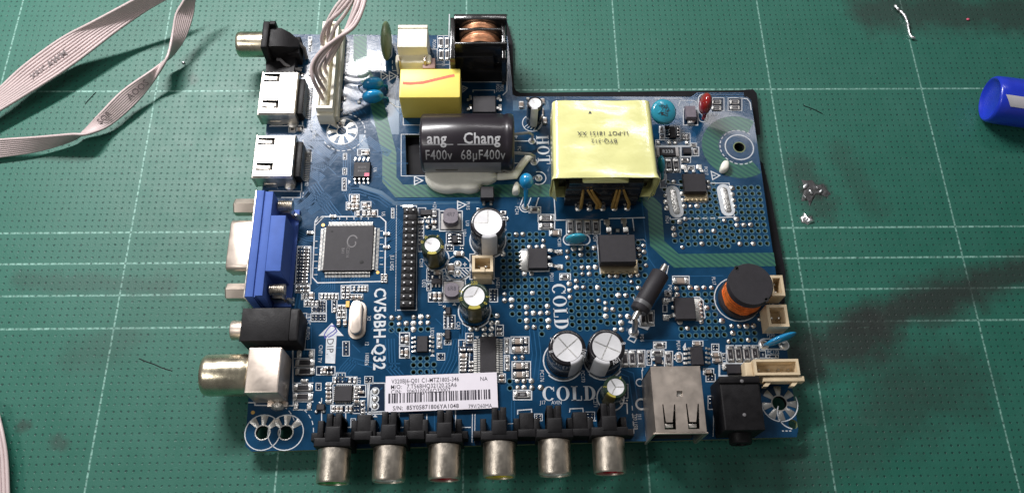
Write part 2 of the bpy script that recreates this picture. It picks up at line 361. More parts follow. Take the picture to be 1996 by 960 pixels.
holes_px += sc([(232,223),(122,275),(235,275),(289,273),(126,329),(181,328),(238,327),(295,325),(73,352),(131,383),(75,404),(134,436),(304,433),(359,450),(527,447),(697,443),(196,489),(253,488),(310,486),(361,503),(418,502),(475,501),(533,499),(644,497),(256,541),(367,558),(423,556),(480,555),(538,553),(595,552),(148,599),(204,598),(261,597),(319,595),(371,611),(428,610),(599,607),(151,653),(208,652),(265,650),(94,677),(433,665),(490,664),(547,662),(155,708),(212,707),(270,705),(328,704),(99,731),(497,719),(553,717),(159,762),(217,761),(275,760),(332,759),(103,788),(444,775),(164,820),(222,819),(280,817),(338,816),(107,843),(392,832),(448,831),(168,875),(227,874),(285,872),(641,178),(698,306),(656,335),(661,388)], 4.174, 1090, 430)
holes_px += sc([(518,80),(712,760),(715,830)], 5.332, 860, 600)
sold_px = sc([(88,185),(180,185),(362,178),(452,175),(540,172),(180,265),(268,255),(357,255),(450,250),(538,248),(358,330)], 6.4, 750, 590)
sold_px += sc([(170,250),(330,240),(415,245),(495,240),(580,240),(178,323),(525,478),(462,635),(210,640),(705,630),(300,715),(820,690),(905,690),(990,690),(1070,685),(830,772),(780,868),(1012,852),(1140,605)], 6, 1290, 520)
sold_px += sc([(200,85),(102,247),(110,320),(118,392),(600,90),(607,150),(300,225),(312,300),(322,370),(398,370),(475,368),(880,158),(887,230),(900,300),(912,372),(935,520),(940,592),(1018,590),(1098,587),(333,517),(268,552),(195,631),(205,703),(300,850),(517,660),(668,658),(528,808),(790,538),(972,810),(1130,808)], 6, 1280, 340)
sold_px += sc([(150,112),(205,111),(372,162),(44,272),(260,214),(320,211),(372,210),(218,431),(275,429),(284,587),(56,598),(57,648),(115,645),(116,698),(235,702),(406,694),(236,753),(293,751),(351,751),(408,749),(238,812),(414,812),(238,867),(298,865),(415,865)], 4.174, 970, 430)
sold_px += sc([(118,226),(175,223),(286,221),(66,250),(67,300),(176,275),(188,380),(243,381),(297,377),(187,433),(245,433),(139,489),(83,513),(86,566),(89,623),(142,542),(197,541),(314,542),(414,450),(467,447),(582,445),(639,442),(587,497),(647,547),(484,606),(543,607),(321,648),(378,668),(380,719),(437,721),(380,775),(497,773),(560,777),(505,830),(508,884),(455,884),(687,202),(646,232),(690,253),(650,283),(705,362)], 4.174, 1090, 430)
sold_px += sc([(580,80),(522,155),(582,152),(310,218),(372,215),(447,215),(522,213),(450,280),(518,280),(770,517),(845,512),(793,755),(860,757),(938,755),(795,825),(862,825),(942,825),(1035,825)], 5.332, 860, 600)

outline = [Ub(*p) for p in [(531, 67), (989, 70), (997, 150), (999, 184), (1006, 188), (1456, 189), (1464, 195), (1556, 836), (1553, 851), (490, 879), (478, 868), (520, 235)]]
outline = [(p.x, p.y) for p in outline]
big_holes = [((667, 256), .155), ((1441, 287), .165), ((512, 842), .185), ((557, 842), .185), ((1519, 785), .20), ((704, 104), .10), ((1546, 826), .13)]
hl = [circ(Ub(*p), .062, 8) for p in holes_px] + [circ(Ub(*p), r, 24) for p, r in big_holes]
slot = [Ub(*p) for p in [(790, 262), (988, 262), (988, 341), (792, 341)]]
hl.append([(p.x, p.y) for p in slot])
for x0, x1 in ((1013, 1015),): pass
me = plate('board_panel', outline, hl, ZB - .16, ZB, ['mask', 'pcb_edge'])
me.transform(Matrix.Translation(-Vector((BL.x, BL.y, ZB - .16))))
link('board_panel', me, BOARD, (0, 0, 0))

# black insulating film, extended past the hot side as shade behind slot and holes
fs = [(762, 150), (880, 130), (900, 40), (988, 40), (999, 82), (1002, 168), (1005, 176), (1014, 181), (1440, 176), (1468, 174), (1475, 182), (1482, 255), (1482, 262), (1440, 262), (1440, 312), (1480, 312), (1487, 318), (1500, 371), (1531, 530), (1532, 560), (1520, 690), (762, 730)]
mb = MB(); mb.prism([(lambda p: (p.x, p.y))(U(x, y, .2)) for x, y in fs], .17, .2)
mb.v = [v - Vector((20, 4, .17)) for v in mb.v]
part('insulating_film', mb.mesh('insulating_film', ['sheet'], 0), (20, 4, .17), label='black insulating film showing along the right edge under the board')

# ---- copper under the mask
tr = MB()
def bundle(pts, n, sp, w=.028, z=.004, mb_=None):
    P = [Ub(*p) for p in pts]; P = [Vector((p.x, p.y)) for p in P]; m_ = mb_ or tr
    for k in range(n):
        o = (k - (n - 1) / 2) * sp; Q = []
        for i in range(len(P)):
            a = P[max(i - 1, 0)]; b = P[min(i + 1, len(P) - 1)]; d1 = (P[i] - a) if i else (b - P[i]); d2 = (b - P[i]) if i < len(P) - 1 else d1
            d1 = d1.normalized(); d2 = d2.normalized(); nn = Vector((-(d1.y + d2.y), d1.x + d2.x)).normalized()
            kk = 1 / max(.4, nn.dot(Vector((-d1.y, d1.x)))); Q.append(P[i] + nn * o * kk)
        m_.strip(Q, w, ZB + z)
for args in [([(597, 150), (615, 200), (640, 232), (700, 290)], 5, .07), ([(590, 290), (606, 300), (640, 325)], 8, .055), ([(590, 262), (610, 272), (650, 305)], 9, .055),
             ([(588, 240), (604, 240), (655, 290), (672, 298)], 6, .06), ([(592, 330), (612, 338), (628, 350)], 6, .05), ([(600, 372), (590, 384), (560, 402)], 5, .05),
             ([(612, 374), (600, 388), (572, 410)], 6, .05), ([(640, 378), (622, 396), (600, 412)], 7, .05), ([(570, 470), (590, 482), (625, 482)], 5, .07),
             ([(575, 458), (596, 468), (622, 470)], 5, .07), ([(735, 470), (760, 452), (782, 430)], 9, .06), ([(735, 500), (765, 480), (785, 470)], 7, .06),
             ([(715, 270), (740, 290), (760, 300)], 5, .05), ([(655, 300), (640, 318), (600, 330)], 4, .06), ([(660, 430), (640, 405), (610, 360)], 5, .08),
             ([(700, 428), (690, 405), (676, 370), (676, 300)], 4, .07), ([(640, 540), (640, 560), (620, 575)], 7, .06), ([(700, 540), (690, 556), (680, 562)], 6, .07),
             ([(760, 400), (740, 385), (700, 372), (668, 372)], 3, .09), ([(583, 560), (575, 600), (600, 640), (600, 690)], 3, .1), ([(690, 700), (672, 720), (665, 740)], 5, .07),
             ([(900, 600), (905, 640), (900, 680)], 4, .07), ([(1040, 640), (1046, 690), (1040, 740)], 3, .12), ([(1250, 380), (1262, 500), (1290, 540)], 1, .1),
             ([(780, 735), (762, 715), (760, 660)], 4, .08), ([(830, 720), (836, 735)], 4, .1), ([(860, 740), (880, 700), (888, 660)], 4, .09),
             ([(640, 105), (640, 190), (662, 230)], 4, .08), ([(775, 155), (770, 210), (800, 245)], 1, .1), ([(780, 200), (782, 244)], 1, .1),
             ([(1290, 240), (1320, 240), (1350, 262), (1352, 280)], 4, .05), ([(1340, 200), (1360, 185), (1450, 185)], 3, .06), ([(1008, 193), (1030, 193)], 3, .05),
             ([(1150, 700), (1230, 730), (1240, 800)], 2, .15), ([(680, 700), (730, 712), (780, 712)], 2, .12), ([(1110, 545), (1200, 548), (1240, 560)], 1, .2),
             ([(1400, 405), (1488, 405)], 1, .05), ([(1345, 538), (1410, 537)], 1, .03), ([(935, 386), (775, 388)], 1, .03), ([(775, 395), (890, 393)], 1, .03),
             ([(1240, 663), (1380, 662)], 1, .03), ([(850, 780), (850, 840)], 2, .08), ([(1000, 780), (1000, 840)], 2, .08)]:
    bundle(*args)
for x in (660, 668, 676, 684, 692, 700, 708):
    for y in (165, 178, 196, 214): tr.strip([tuple(Ub(x, y).xy), tuple(Ub(x + 6, y + 8).xy)], .03, ZB + .004)
random.seed(3)
for k in range(70):   # stray traces and tiny vias
    x = random.choice([random.uniform(600, 760), random.uniform(560, 900)]); y = random.uniform(260, 800)
    d = random.choice([(14, 0), (0, 14), (10, 10), (-10, 10)]); l = random.uniform(.8, 2.6)
    tr.strip([tuple(Ub(x, y).xy), tuple(Ub(x + d[0] * l, y + d[1] * l).xy)], .022, ZB + .004)
for v in tr.v: v -= Vector((BL.x, BL.y, BL.z))
link('copper_trace', tr.mesh('copper_trace', ['trace'], 0), BOARD, (0, 0, 0), kind='stuff')
pr = MB()
def polyb(mb_, pts, z, mi=0):
    P = [Ub(*p) for p in pts]; mb_.add([(p.x, p.y, ZB + z) for p in P], [list(range(len(P) - 1, -1, -1))], mi)
# lighter copper areas
for pl in [[(722, 180), (778, 196), (778, 262), (742, 262), (722, 236)], [(700, 358), (745, 372), (770, 392), (935, 392), (935, 396), (768, 400), (735, 378), (700, 366)],
           [(560, 470), (566, 470), (556, 560), (550, 560)], [(1000, 196), (1068, 196), (1072, 214), (1000, 216)],
           [(700, 262), (712, 262), (722, 300), (700, 300)], [(900, 700), (905, 730), (880, 730)]]:
    polyb(pr, pl, .002)
for v in pr.v: v -= BL
link('copper_pour', pr.mesh('copper_pour', ['pour'], 0), BOARD, (0, 0, 0), kind='stuff')
# isolation moat: bare hatched laminate
ht = MB(); P = [Ub(*p) for p in [(702, 70), (702, 128), (730, 180), (738, 215), (748, 255), (759, 300), (759, 350), (778, 372), (1090, 371), (1252, 380), (1276, 404), (1281, 474), (1318, 508), (1510, 505)]]
ht.strip([p.xy for p in P], .43, ZB + .0035)
c = Ub(1438, 286); n = 40; rin, rout = .60, 1.12; vs = []; fsx = []
redge = lambda y: outline[6][0] + (outline[7][0] - outline[6][0]) * (outline[6][1] - y) / (outline[6][1] - outline[7][1]) - .02
ring = []
for k in range(n + 1):
    a = math.radians(52 + (308 - 52) * k / n); ring.append((a,))
for k in range(n + 1):
    a = ring[k][0]
    for r_ in (rin, rout):
        x = c.x + r_ * math.cos(a); y = c.y + r_ * math.sin(a) * (1 if r_ < 1 else .98); vs.append((min(x, redge(y)), y, ZB + .004))
for k in range(n): fsx.append([2 * k, 2 * k + 2, 2 * k + 3, 2 * k + 1][::-1])
ht.add(vs, fsx)
for f in ht.f: pass
for v in ht.v: v -= BL
o = link('isolation_strip', ht.mesh('isolation_strip', ['hatch'], 0), BOARD, (0, 0, 0), label='pale green hatched isolation strip winding across the board')

# ---- silkscreen
sk = MB(); SW = .030; SZ = ZB + .008
def sl(pts, w=SW, closed=False):
    sk.strip([Ub(*p).xy for p in pts], w, SZ, closed=closed)
dk = MB()
def srect(x0, y0, x1, y1, w=SW):
    if (x1 - x0) < 48 and (y1 - y0) < 76:
        P_ = [Ub(*p) for p in ((x0, y0), (x1, y0), (x1, y1), (x0, y1))]; dk.add([(p.x - BL.x, p.y - BL.y, ZB + .0025 + .00002 * len(dk.f) - BL.z) for p in P_], [[3, 2, 1, 0]])
    sl([(x0, y0), (x1, y0), (x1, y1), (x0, y1)], w, True)
def sring(px, py, r, w=SW, a0=0, a1=360, n=28, dash=False):
    c_ = Ub(px, py); 
    if dash:
        k = int(2 * PI * r / .16 * (a1 - a0) / 360)
        for i in range(k):
            q0 = math.radians(a0 + (a1 - a0) * i / k); q1 = math.radians(a0 + (a1 - a0) * (i + .6) / k)
            sk.strip([(c_.x + r * math.cos(q), c_.y + r * math.sin(q)) for q in (q0, (q0 + q1) / 2, q1)], w, SZ)
        return
    Q = [(c_.x + r * math.cos(math.radians(a0 + (a1 - a0) * i / n)), c_.y + r * math.sin(math.radians(a0 + (a1 - a0) * i / n))) for i in range(n + 1)]
    if a1 - a0 >= 360: sk.strip(Q[:-1], w, SZ, closed=True)
    else: sk.strip(Q, w, SZ)
def sdash(a, b, d=6, w=SW):
    L_ = math.hypot(b[0] - a[0], b[1] - a[1]); k = int(L_ / d)
    for i in range(k):
        t0 = i / k; t1 = (i + .6) / k; sl([(a[0] + (b[0] - a[0]) * t, a[1] + (b[1] - a[1]) * t) for t in (t0, t1)], w)
def sfill(pts): P_ = [Ub(*p) for p in pts]; sk.add([(p.x, p.y, SZ) for p in P_], [list(range(len(P_)))[::-1]])
def warn(a, b, c_):
    sl([a, b, c_], .035, True); m = ((a[0] + b[0] + c_[0]) / 3, (a[1] + b[1] + c_[1]) / 3)
    sl([(m[0] - 4, m[1]), (m[0] + 2, m[1])], .03)
warn((743, 140), (743, 157), (756, 148)); warn((759, 140), (759, 157), (773, 148)); warn((892, 392), (892, 408), (908, 399)); warn((808, 344), (808, 360), (824, 352)); warn((1386, 334), (1403, 342), (1389, 350)); warn((902, 168), (902, 180), (911, 172))
# QFP frame
sl([(628, 422), (741, 422), (752, 432), (750, 548), (619, 551), (609, 540), (614, 432)], .035, True)
for k in range(3): sl([(614 + 0, 440 - k * 5), (632 - k * 6, 422)], .022)
for k in range(6): sl([(648 + k * 14, 428), (648 + k * 14, 423)], .02); sl([(740, 450 + 13 * k), (747, 450 + 13 * k)], .02); sl([(612, 470 + 13 * k), (619, 470 + 13 * k)], .02)
# VGA / header / jack outlines
sl([(565, 422), (569, 422), (562, 572), (547, 572), (544, 598), (500, 600)], .03)
sl([(523, 385), (535, 385)]); sl([(549, 397), (557, 397), (555, 418)]); sdash((571, 385), (569, 420), 8); sl([(524, 372), (588, 373), (588, 350)], .03)
sl([(548, 385), (586, 385)], .03); sl([(586, 372), (586, 385)], .02)
sdash((773, 400), (771, 607), 3, .02); sl([(780, 401), (812, 401), (812, 604), (774, 604)], .025); sl([(808, 409), (807, 600), (783, 600)], .02)
sl([(585, 610), (598, 610), (594, 680)], .025); sl([(572, 762), (572, 790), (497, 789), (497, 780)], .03); sl([(484, 784), (497, 784)])
sl([(571, 680), (571, 762)], .03); sl([(578, 680), (613, 681), (611, 730)], .03); sl([(571, 798), (608, 798)], .025)
for y in (698, 715, 746, 764, 782): sl([(574, y), (611, y)], .03)
sl([(564, 107), (590, 107)], .03); sl([(564, 107), (564, 118)], .03); sl([(550, 132), (590, 132)], .025)
sl([(590, 236), (590, 245), (525, 246)], .03); sl([(591, 272), (591, 290)], .025)
sl([(659, 175), (655, 229), (625, 231)], .03)
# transformer outline
sl([(1080, 384), (1083, 429), (1176, 428)], .03); sl([(1186, 426), (1257, 424)], .03); sl([(1233, 426), (1236, 450)], .03); sl([(1077, 350), (1080, 384)], .025)
sl([(1163, 456), (1166, 478)]); sl([(1164, 470), (1170, 533), (1243, 533), (1242, 505)], .03); sl([(1240, 467), (1255, 467), (1258, 471)], .015)
sl([(1299, 361), (1299, 357), (1330, 361)], .02); sl([(1376, 357), (1421, 357), (1422, 365)], .03); sl([(1306, 423), (1306, 427), (1331, 426)], .03); sdash((1338, 426), (1400, 425), 13, .03); sl([(1400, 424), (1431, 423), (1431, 418)], .03)
sl([(1332, 378), (1337, 390), (1341, 394), (1376, 394), (1380, 390), (1378, 375)], .032)
sl([(1352, 579), (1363, 579), (1370, 585), (1374, 618), (1368, 624), (1356, 624)], .035)
sl([(1028, 486), (1018, 486), (1014, 490), (1015, 524), (1020, 528), (1040, 529), (1070, 528), (1071, 520)], .035)
sring(1441, 287, .44, .035); sring(1441, 287, .60, .03, 50, 310, dash=True)
sring(667, 256, .47, .035); sring(670, 258, .66, .028, -150, 100, dash=True)
sring(512, 842, .47, .026); sring(557, 842, .47, .026); sring(520, 838, .75, .02, 20, 80, dash=True); sring(556, 842, .75, .02, 0, 60, dash=True);
sring(1519, 785, .50, .03, -180, 20); sring(1545, 805, .42, .03, 150, 260); sdash((1524, 839), (1545, 839), 7)
sl([(760, 200), (772, 208), (786, 210)], .03)
for (x, y, r) in ((951, 468, .53), (851, 503, .36), (925, 606, .46), (1097, 702, .54), (1175, 700, .54), (1190, 774, .37)): sring(x, y, r, .035)
for (x, y, r) in ((951, 468, .555), (925, 606, .475), (1097, 702, .56), (1175, 700, .56), (851, 503, .375)): sring(x, y, r, .07, 225, 325)
sring(1037, 240, .30, .025)
for k in range(5): sl([(1022 + 6 * k, 248 + 2 * k), (1030 + 6 * k, 242 + (k % 3))], .02)
sring(893, 521, .375, .03); sl([(868, 522), (918, 522)], .025); sl([(902, 515), (910, 515)], .025); sl([(906, 511), (906, 519)], .025)
for k in range(7):
    x = 872 + 7 * k; sl([(x, 524), (min(x + 16, 914), 524 + min(16, 914 - x) * (1 if k < 4 else .9))], .03)
sring(893, 521, .40, .07, 215, 330)
sring(1437, 583, .66, .03)
srect(857, 411, 901, 450); srect(863, 545, 907, 588); sfill([(887, 453), (896, 453), (891, 459)]); sfill([(882, 595), (890, 595), (886, 589)]); sfill([(954, 553), (964, 553), (959, 545)])
srect(916, 495, 963, 544, .025); srect(1505, 592, 1508, 646, .02); sdash((1500, 590), (1498, 645), 4, .02)
srect(717, 746, 751, 806, .03); sl([(720, 748), (717, 803)], .03); sfill([(722, 760), (725, 760), (723, 793), (720, 793)]); sfill([(727, 812), (736, 812), (731, 807)])
def stad(x0, y0, x1, y1, w=.035):
    r = (y1 - y0) / 2; ym = (y0 + y1) / 2; Q = []
    for k in range(9): a = math.radians(90 + 22.5 * k); Q.append((x0 + r + r * math.cos(a), ym - r * math.sin(a)))
    for k in range(9): a = math.radians(-90 + 22.5 * k); Q.append((x1 - r + r * math.cos(a), ym - r * math.sin(a)))
    sl(Q, w, True)
stad(1098, 457, 1150, 477); stad(1479, 660, 1535, 680)
def vstad(x0, y0, x1, y1, w=.03):
    r = (x1 - x0) / 2; xm = (x0 + x1) / 2; Q = []
    for k in range(9): a = math.radians(180 - 22.5 * k); Q.append((xm + r * math.cos(a), y0 + r - r * math.sin(a)))
    for k in range(9): a = math.radians(-22.5 * k); Q.append((xm + r * math.cos(a), y1 - r - r * math.sin(a)))
    sl(Q, w, True)
vstad(743, 62, 764, 116); vstad(1361, 184, 1380, 238)
sring(1024, 403, .17, .03, 170, 370); sl([(1014, 400), (1020, 384)]); sl([(1030, 398), (1035, 385)]); sl([(1044, 404), (1050, 385)]); sring(1050, 347, .22, .03, -120, 110)
sl([(1234, 577), (1238, 590)], .02); sl([(1228, 625), (1248, 590)], .04); sfill([(1233, 614), (1248, 622), (1242, 634), (1224, 628)]); sfill([(1243, 636), (1262, 643), (1270, 632), (1252, 624)])
sl([(1228, 655), (1224, 661), (1236, 667), (1241, 658)], .03, True); sl([(1298, 522), (1303, 518), (1299, 534)], .03)
# arrow print
sfill([(647, 629), (621, 654), (670, 654)]); sfill([(636, 654), (656, 654), (653, 708), (634, 707)])
# hdmi etc
sfill([(629, 238), (641, 238), (635, 231)]); sfill([(679, 350), (679, 359), (684, 354)]); sfill([(1330, 677), (1336, 667), (1337, 678)]); sfill([(838, 694), (848, 694), (843, 688)]); sfill([(925, 655), (934, 655), (931, 660)])
srect(782, 262, 1001, 343, .02); srect(786, 126, 899, 244, .02); sdash((765, 118), (765, 140), 8, .02); sl([(765, 138), (778, 138)], .02); sl([(820, 96), (852, 96), (852, 112)], .02)
sl([(876, 28), (874, 118), (940, 118)], .03); sl([(877, 120), (877, 160), (988, 160), (988, 100)], .03); sl([(988, 160), (988, 178), (980, 186)], .03)
sl([(922, 180), (922, 176), (964, 176), (964, 182)], .025); sl([(854, 70), (877, 70)], .02); sl([(853, 70), (853, 118), (876, 118)], .02); sl([(865, 70), (865, 118)], .02); sl([(853, 94), (876, 94)], .02)
sl([(1003, 275), (1030, 275)], .03); sl([(1003, 318), (1020, 318)], .03); sl([(1003, 266), (1009, 266)], .03); sl([(1006, 263), (1006, 270)], .03)
sl([(1275, 192), (1330, 192)], .02); sl([(1322, 207), (1326, 196), (1352, 196), (1358, 200)], .02); srect(1332, 213, 1360, 244, .03); sl([(1440, 191), (1456, 193), (1462, 200), (1464, 215)], .03)
for y in (805,):
    for x0, x1 in ((627, 633), (674, 701), (725, 738), (778, 795), (888, 918)): sl([(x0, y - 30), (x0, y + 30 * .9), (x1, y + 27)], .025)
sl([(706, 803), (780, 800)], .03); sl([(803, 806), (803, 832), (820, 832)], .025); sl([(832, 806), (832, 831)], .025); sl([(921, 806), (920, 862)], .02); sl([(926, 806), (925, 862)], .02)
sl([(1009, 807), (1009, 799), (1036, 797), (1037, 822)], .03); sl([(1110, 803), (1111, 796), (1136, 795), (1139, 819), (1162, 819)], .03); sl([(990, 825), (1010, 824)], .02)
sl([(1210, 788), (1210, 785), (1222, 785), (1223, 806)], .03); srect(1042, 806, 1057, 819, .02); srect(1142, 802, 1159, 818, .02)
sl([(1215, 711), (1252, 709), (1253, 722)], .02); sring(1250, 787, .14, .05); sring(1247, 745, .10, .03)
sl([(1386, 752), (1392, 760), (1390, 850)], .02); sl([(1251, 720), (1259, 850)], .02)
# chip-cluster frames
srect(568, 480, 606, 553, .025); sl([(580, 480), (576, 553)], .025); srect(576, 554, 604, 570); srect(588, 571, 612, 583); srect(593, 585, 620, 597, .025)
srect(608, 585, 622, 609, .025); srect(622, 585, 636, 609, .025); srect(606, 611, 636, 626, .025); srect(622, 571, 660, 583, .025); srect(647, 584, 657, 608, .025)
srect(656, 594, 675, 620, .025); srect(564, 580, 573, 594, .02); srect(665, 556, 682, 582, .025); srect(684, 555, 717, 567, .025); srect(682, 573, 707, 583, .025)
srect(681, 379, 700, 395, .025); srect(675, 394, 700, 409, .025); srect(704, 393, 723, 407, .025); srect(692, 409, 736, 421, .025)
srect(637, 745, 649, 786, .025); srect(649, 734, 696, 748, .025); srect(656, 726, 673, 734, .02); srect(645, 789, 688, 803, .025); srect(690, 750, 713, 773, .025); srect(688, 786, 703, 805, .02); srect(703, 780, 711, 808, .025)
srect(711, 733, 727, 747, .02); srect(616, 746, 626, 760, .02); srect(617, 714, 653, 730, .025); srect(668, 665, 681, 693, .02)
srect(684, 815, 693, 830, .02); srect(815, 405, 830, 420, .02); srect(842, 408, 856, 447, .025); srect(815, 425, 826, 490, .02); srect(868, 476, 884, 489, .02); srect(870, 454, 904, 478, .02); srect(832, 524, 840, 548, .02); srect(832, 552, 840, 566, .02); srect(835, 570, 863, 588, .02); srect(840, 528, 863, 544, .02)
srect(865, 614, 872, 640, .02); srect(874, 614, 887, 640, .02); srect(852, 688, 867, 701, .02); srect(954, 563, 970, 588, .025); srect(779, 648, 798, 671, .03); srect(779, 674, 798, 697, .03)
srect(852, 649, 861, 662, .02); srect(852, 664, 861, 678, .02); srect(866, 663, 879, 671, .02)
srect(908, 649, 922, 668, .025); srect(894, 662, 923, 676, .025); srect(894, 676, 923, 686, .02); srect(895, 686, 924, 727, .02); sl([(916, 686), (914, 710)], .025)
for y in (665, 681, 699, 714): srect(983, y - 7, 993, y + 7, .025)
srect(966, 633, 981, 654, .025); srect(971, 728, 985, 744, .03); srect(996, 656, 1031, 688, .025); srect(998, 704, 1034, 738, .025); srect(1001, 760, 1036, 778, .035)
srect(1049, 418, 1080, 432, .03); srect(1050, 432, 1081, 447, .03); srect(1071, 447, 1094, 459, .025)
for x in (1112, 1128.4, 1145, 1161.6): srect(x - 8, 428, x + 8, 456, .03)
srect(1091, 533, 1112, 545, .025); srect(1031, 403, 1054, 415, .02)
for x in (1254, 1268): srect(x - 7, 605, x + 7, 635, .02)
for x in (1218, 1232.5, 1249): srect(x - 8, 682, x + 8, 714, .03)
srect(1295, 684, 1311, 714, .025); srect(1274, 666, 1298, 678, .03); srect(1270, 681, 1294, 694, .03); srect(1261, 683, 1268, 698, .025); srect(1261, 698, 1270, 711, .025); vstad(1317, 686, 1330, 705)
vstad(1351, 664, 1371, 676, .02) if False else srect(1350, 664, 1370, 674, .025)
for x in (1423.8, 1439.4, 1455.6, 1471.9): srect(x - 8, 673, x + 8, 705, .03)
srect(1387, 670, 1401, 684, .025); srect(1387, 686, 1405, 695, .025); srect(1389, 696, 1408, 706, .025); srect(1407, 688, 1415, 701, .02); srect(1402, 707, 1452, 732, .05); srect(1480, 683, 1492, 697, .02); srect(1494, 691, 1517, 697, .02)
srect(1371, 718, 1391, 729, .025); srect(1376, 729, 1394, 743, .025); srect(1311, 538, 1343, 553, .03); srect(1317, 620 - 30, 1322, 600, .01) if False else None
srect(1389, 191, 1411, 216, .02); srect(1419, 191, 1446, 216, .02); srect(1285, 246, 1294, 259, .02); srect(1286, 261, 1295, 272, .02); srect(1296, 246, 1325, 269, .02); srect(1327, 260, 1345, 273, .02)
srect(1278, 273, 1345, 284, .025); srect(1279, 286, 1326, 306, .03); srect(1328, 286, 1348, 305, .02); srect(1349, 287, 1362, 304, .025); srect(1346, 279, 1358, 286, .02); srect(1327, 306, 1346, 317, .02); srect(1341, 323, 1354, 331, .025)
srect(1296, 308, 1311, 335, .025); srect(1311, 308, 1326, 336, .025); sl([(1293, 309), (1298, 316), (1296, 350), (1286, 354)], .03); srect(1287, 340, 1299, 366, .02)
srect(1296, 566, 1308, 578, .015); srect(1292, 597 - 3, 1300, 608, .02); srect(669, 299, 676, 311, .02); srect(668, 328, 676, 340, .02); srect(667, 347, 675, 371, .025); srect(697, 291, 720, 303, .025); srect(593, 296, 607, 315, .02)
srect(763, 406, 768, 425, .02); srect(601, 72, 608, 100, .02); srect(578, 246, 592, 256, .02); srect(563, 246, 576, 258, .02); srect(664, 96, 671, 143, .02); srect(1214, 748, 1224, 775, .015); srect(660, 175, 668, 200, .02)
srect(1380, 771, 1390, 797, .02); srect(745, 740, 760, 752, .01) if False else None
sdash((590, 385), (592, 372), 5, .02); sdash((1232, 790), (1236, 850), 14, .02)
for v in sk.v: v -= BL
M['bare'] = mat('mask_without_copper', (.004, .016, .040), .3, var=.2, spec=.3)
link('bare_area', dk.mesh('bare_area', ['bare'], 0), BOARD, (0, 0, 0), kind='stuff')
link('silkscreen_line', sk.mesh('silkscreen_line', ['silk'], 0), BOARD, (0, 0, 0), kind='stuff')

def text(body, px, py, size, rot=-90, bold=.0, m='silk', sx=.8, z=.008):
    p = Ub(px, py); me_ = textmesh(body, size, bold, 0, sx); me_.materials.append(M[m])
    return part('printed_text', me_, (p.x, p.y, ZB + z), math.radians(rot))
text('CV56BH-Q32', 739, 639, .47, -88, .022, sx=.86)
for t in [('U5', 747, 417), ('JL1 LVDS', 764, 512), ('J9', 578, 446), ('VGA', 577, 468), ('J16 PC AUDIO', 601, 636), ('X2', 719, 620), ('12', 715, 669), ('160826', 715, 699), ('CNT1 TV', 624, 689),
          ('JK1 KEY&IR BOARD', 677, 120), ('HDMI2', 598, 352), ('U6', 731, 331), ('+12V', 847, 401), ('PU15', 912, 401), ('L10', 911, 435), ('C218', 821, 512), ('UD1', 905, 454),
          ('UD2', 826, 552), ('L1', 858, 592), ('JAGE1', 970, 551), ('CA3', 893, 634), ('C333', 866, 538), ('UD3', 842, 646), ('PC143', 983, 440), ('PC176', 1056, 732), ('PC170', 1136, 733),
          ('PC74', 1007, 410), ('PC181', 1090, 471), ('PD9', 1159, 464), ('PD11', 1075, 540), ('PQ18', 1306, 564), ('PL17', 1391, 547), ('PD6', 1251, 658), ('PU14', 1322, 672), ('PQ17', 1376, 333),
          ('PIG4', 1300, 428), ('PR2', 742, 128), ('PCON1', 846, 88), ('PL1', 864, 125), ('PDI2', 978, 172), ('PD2C', 970, 172), ('J11', 1246, 812), ('J20 USB', 1238, 822), ('C271', 1160, 784),
          ('UT1', 699, 743), ('PC1', 1012, 291), ('ETARC', 606, 244), ('HDMI', 612, 262)]:
    text(t[0], t[1], t[2], .15)
for t in [('J17', 1058, 784), ('AVIN', 1085, 784), ('PC172', 1507, 686), ('PJ20', 1502, 653), ('C164', 1394, 224)]: text(t[0], t[1], t[2], .15, 0)
text('0', 1487, 691, .12, 0)
text('DIP.', 643, 675, .27, -88, 0, 'silk_dark', 1, .010)

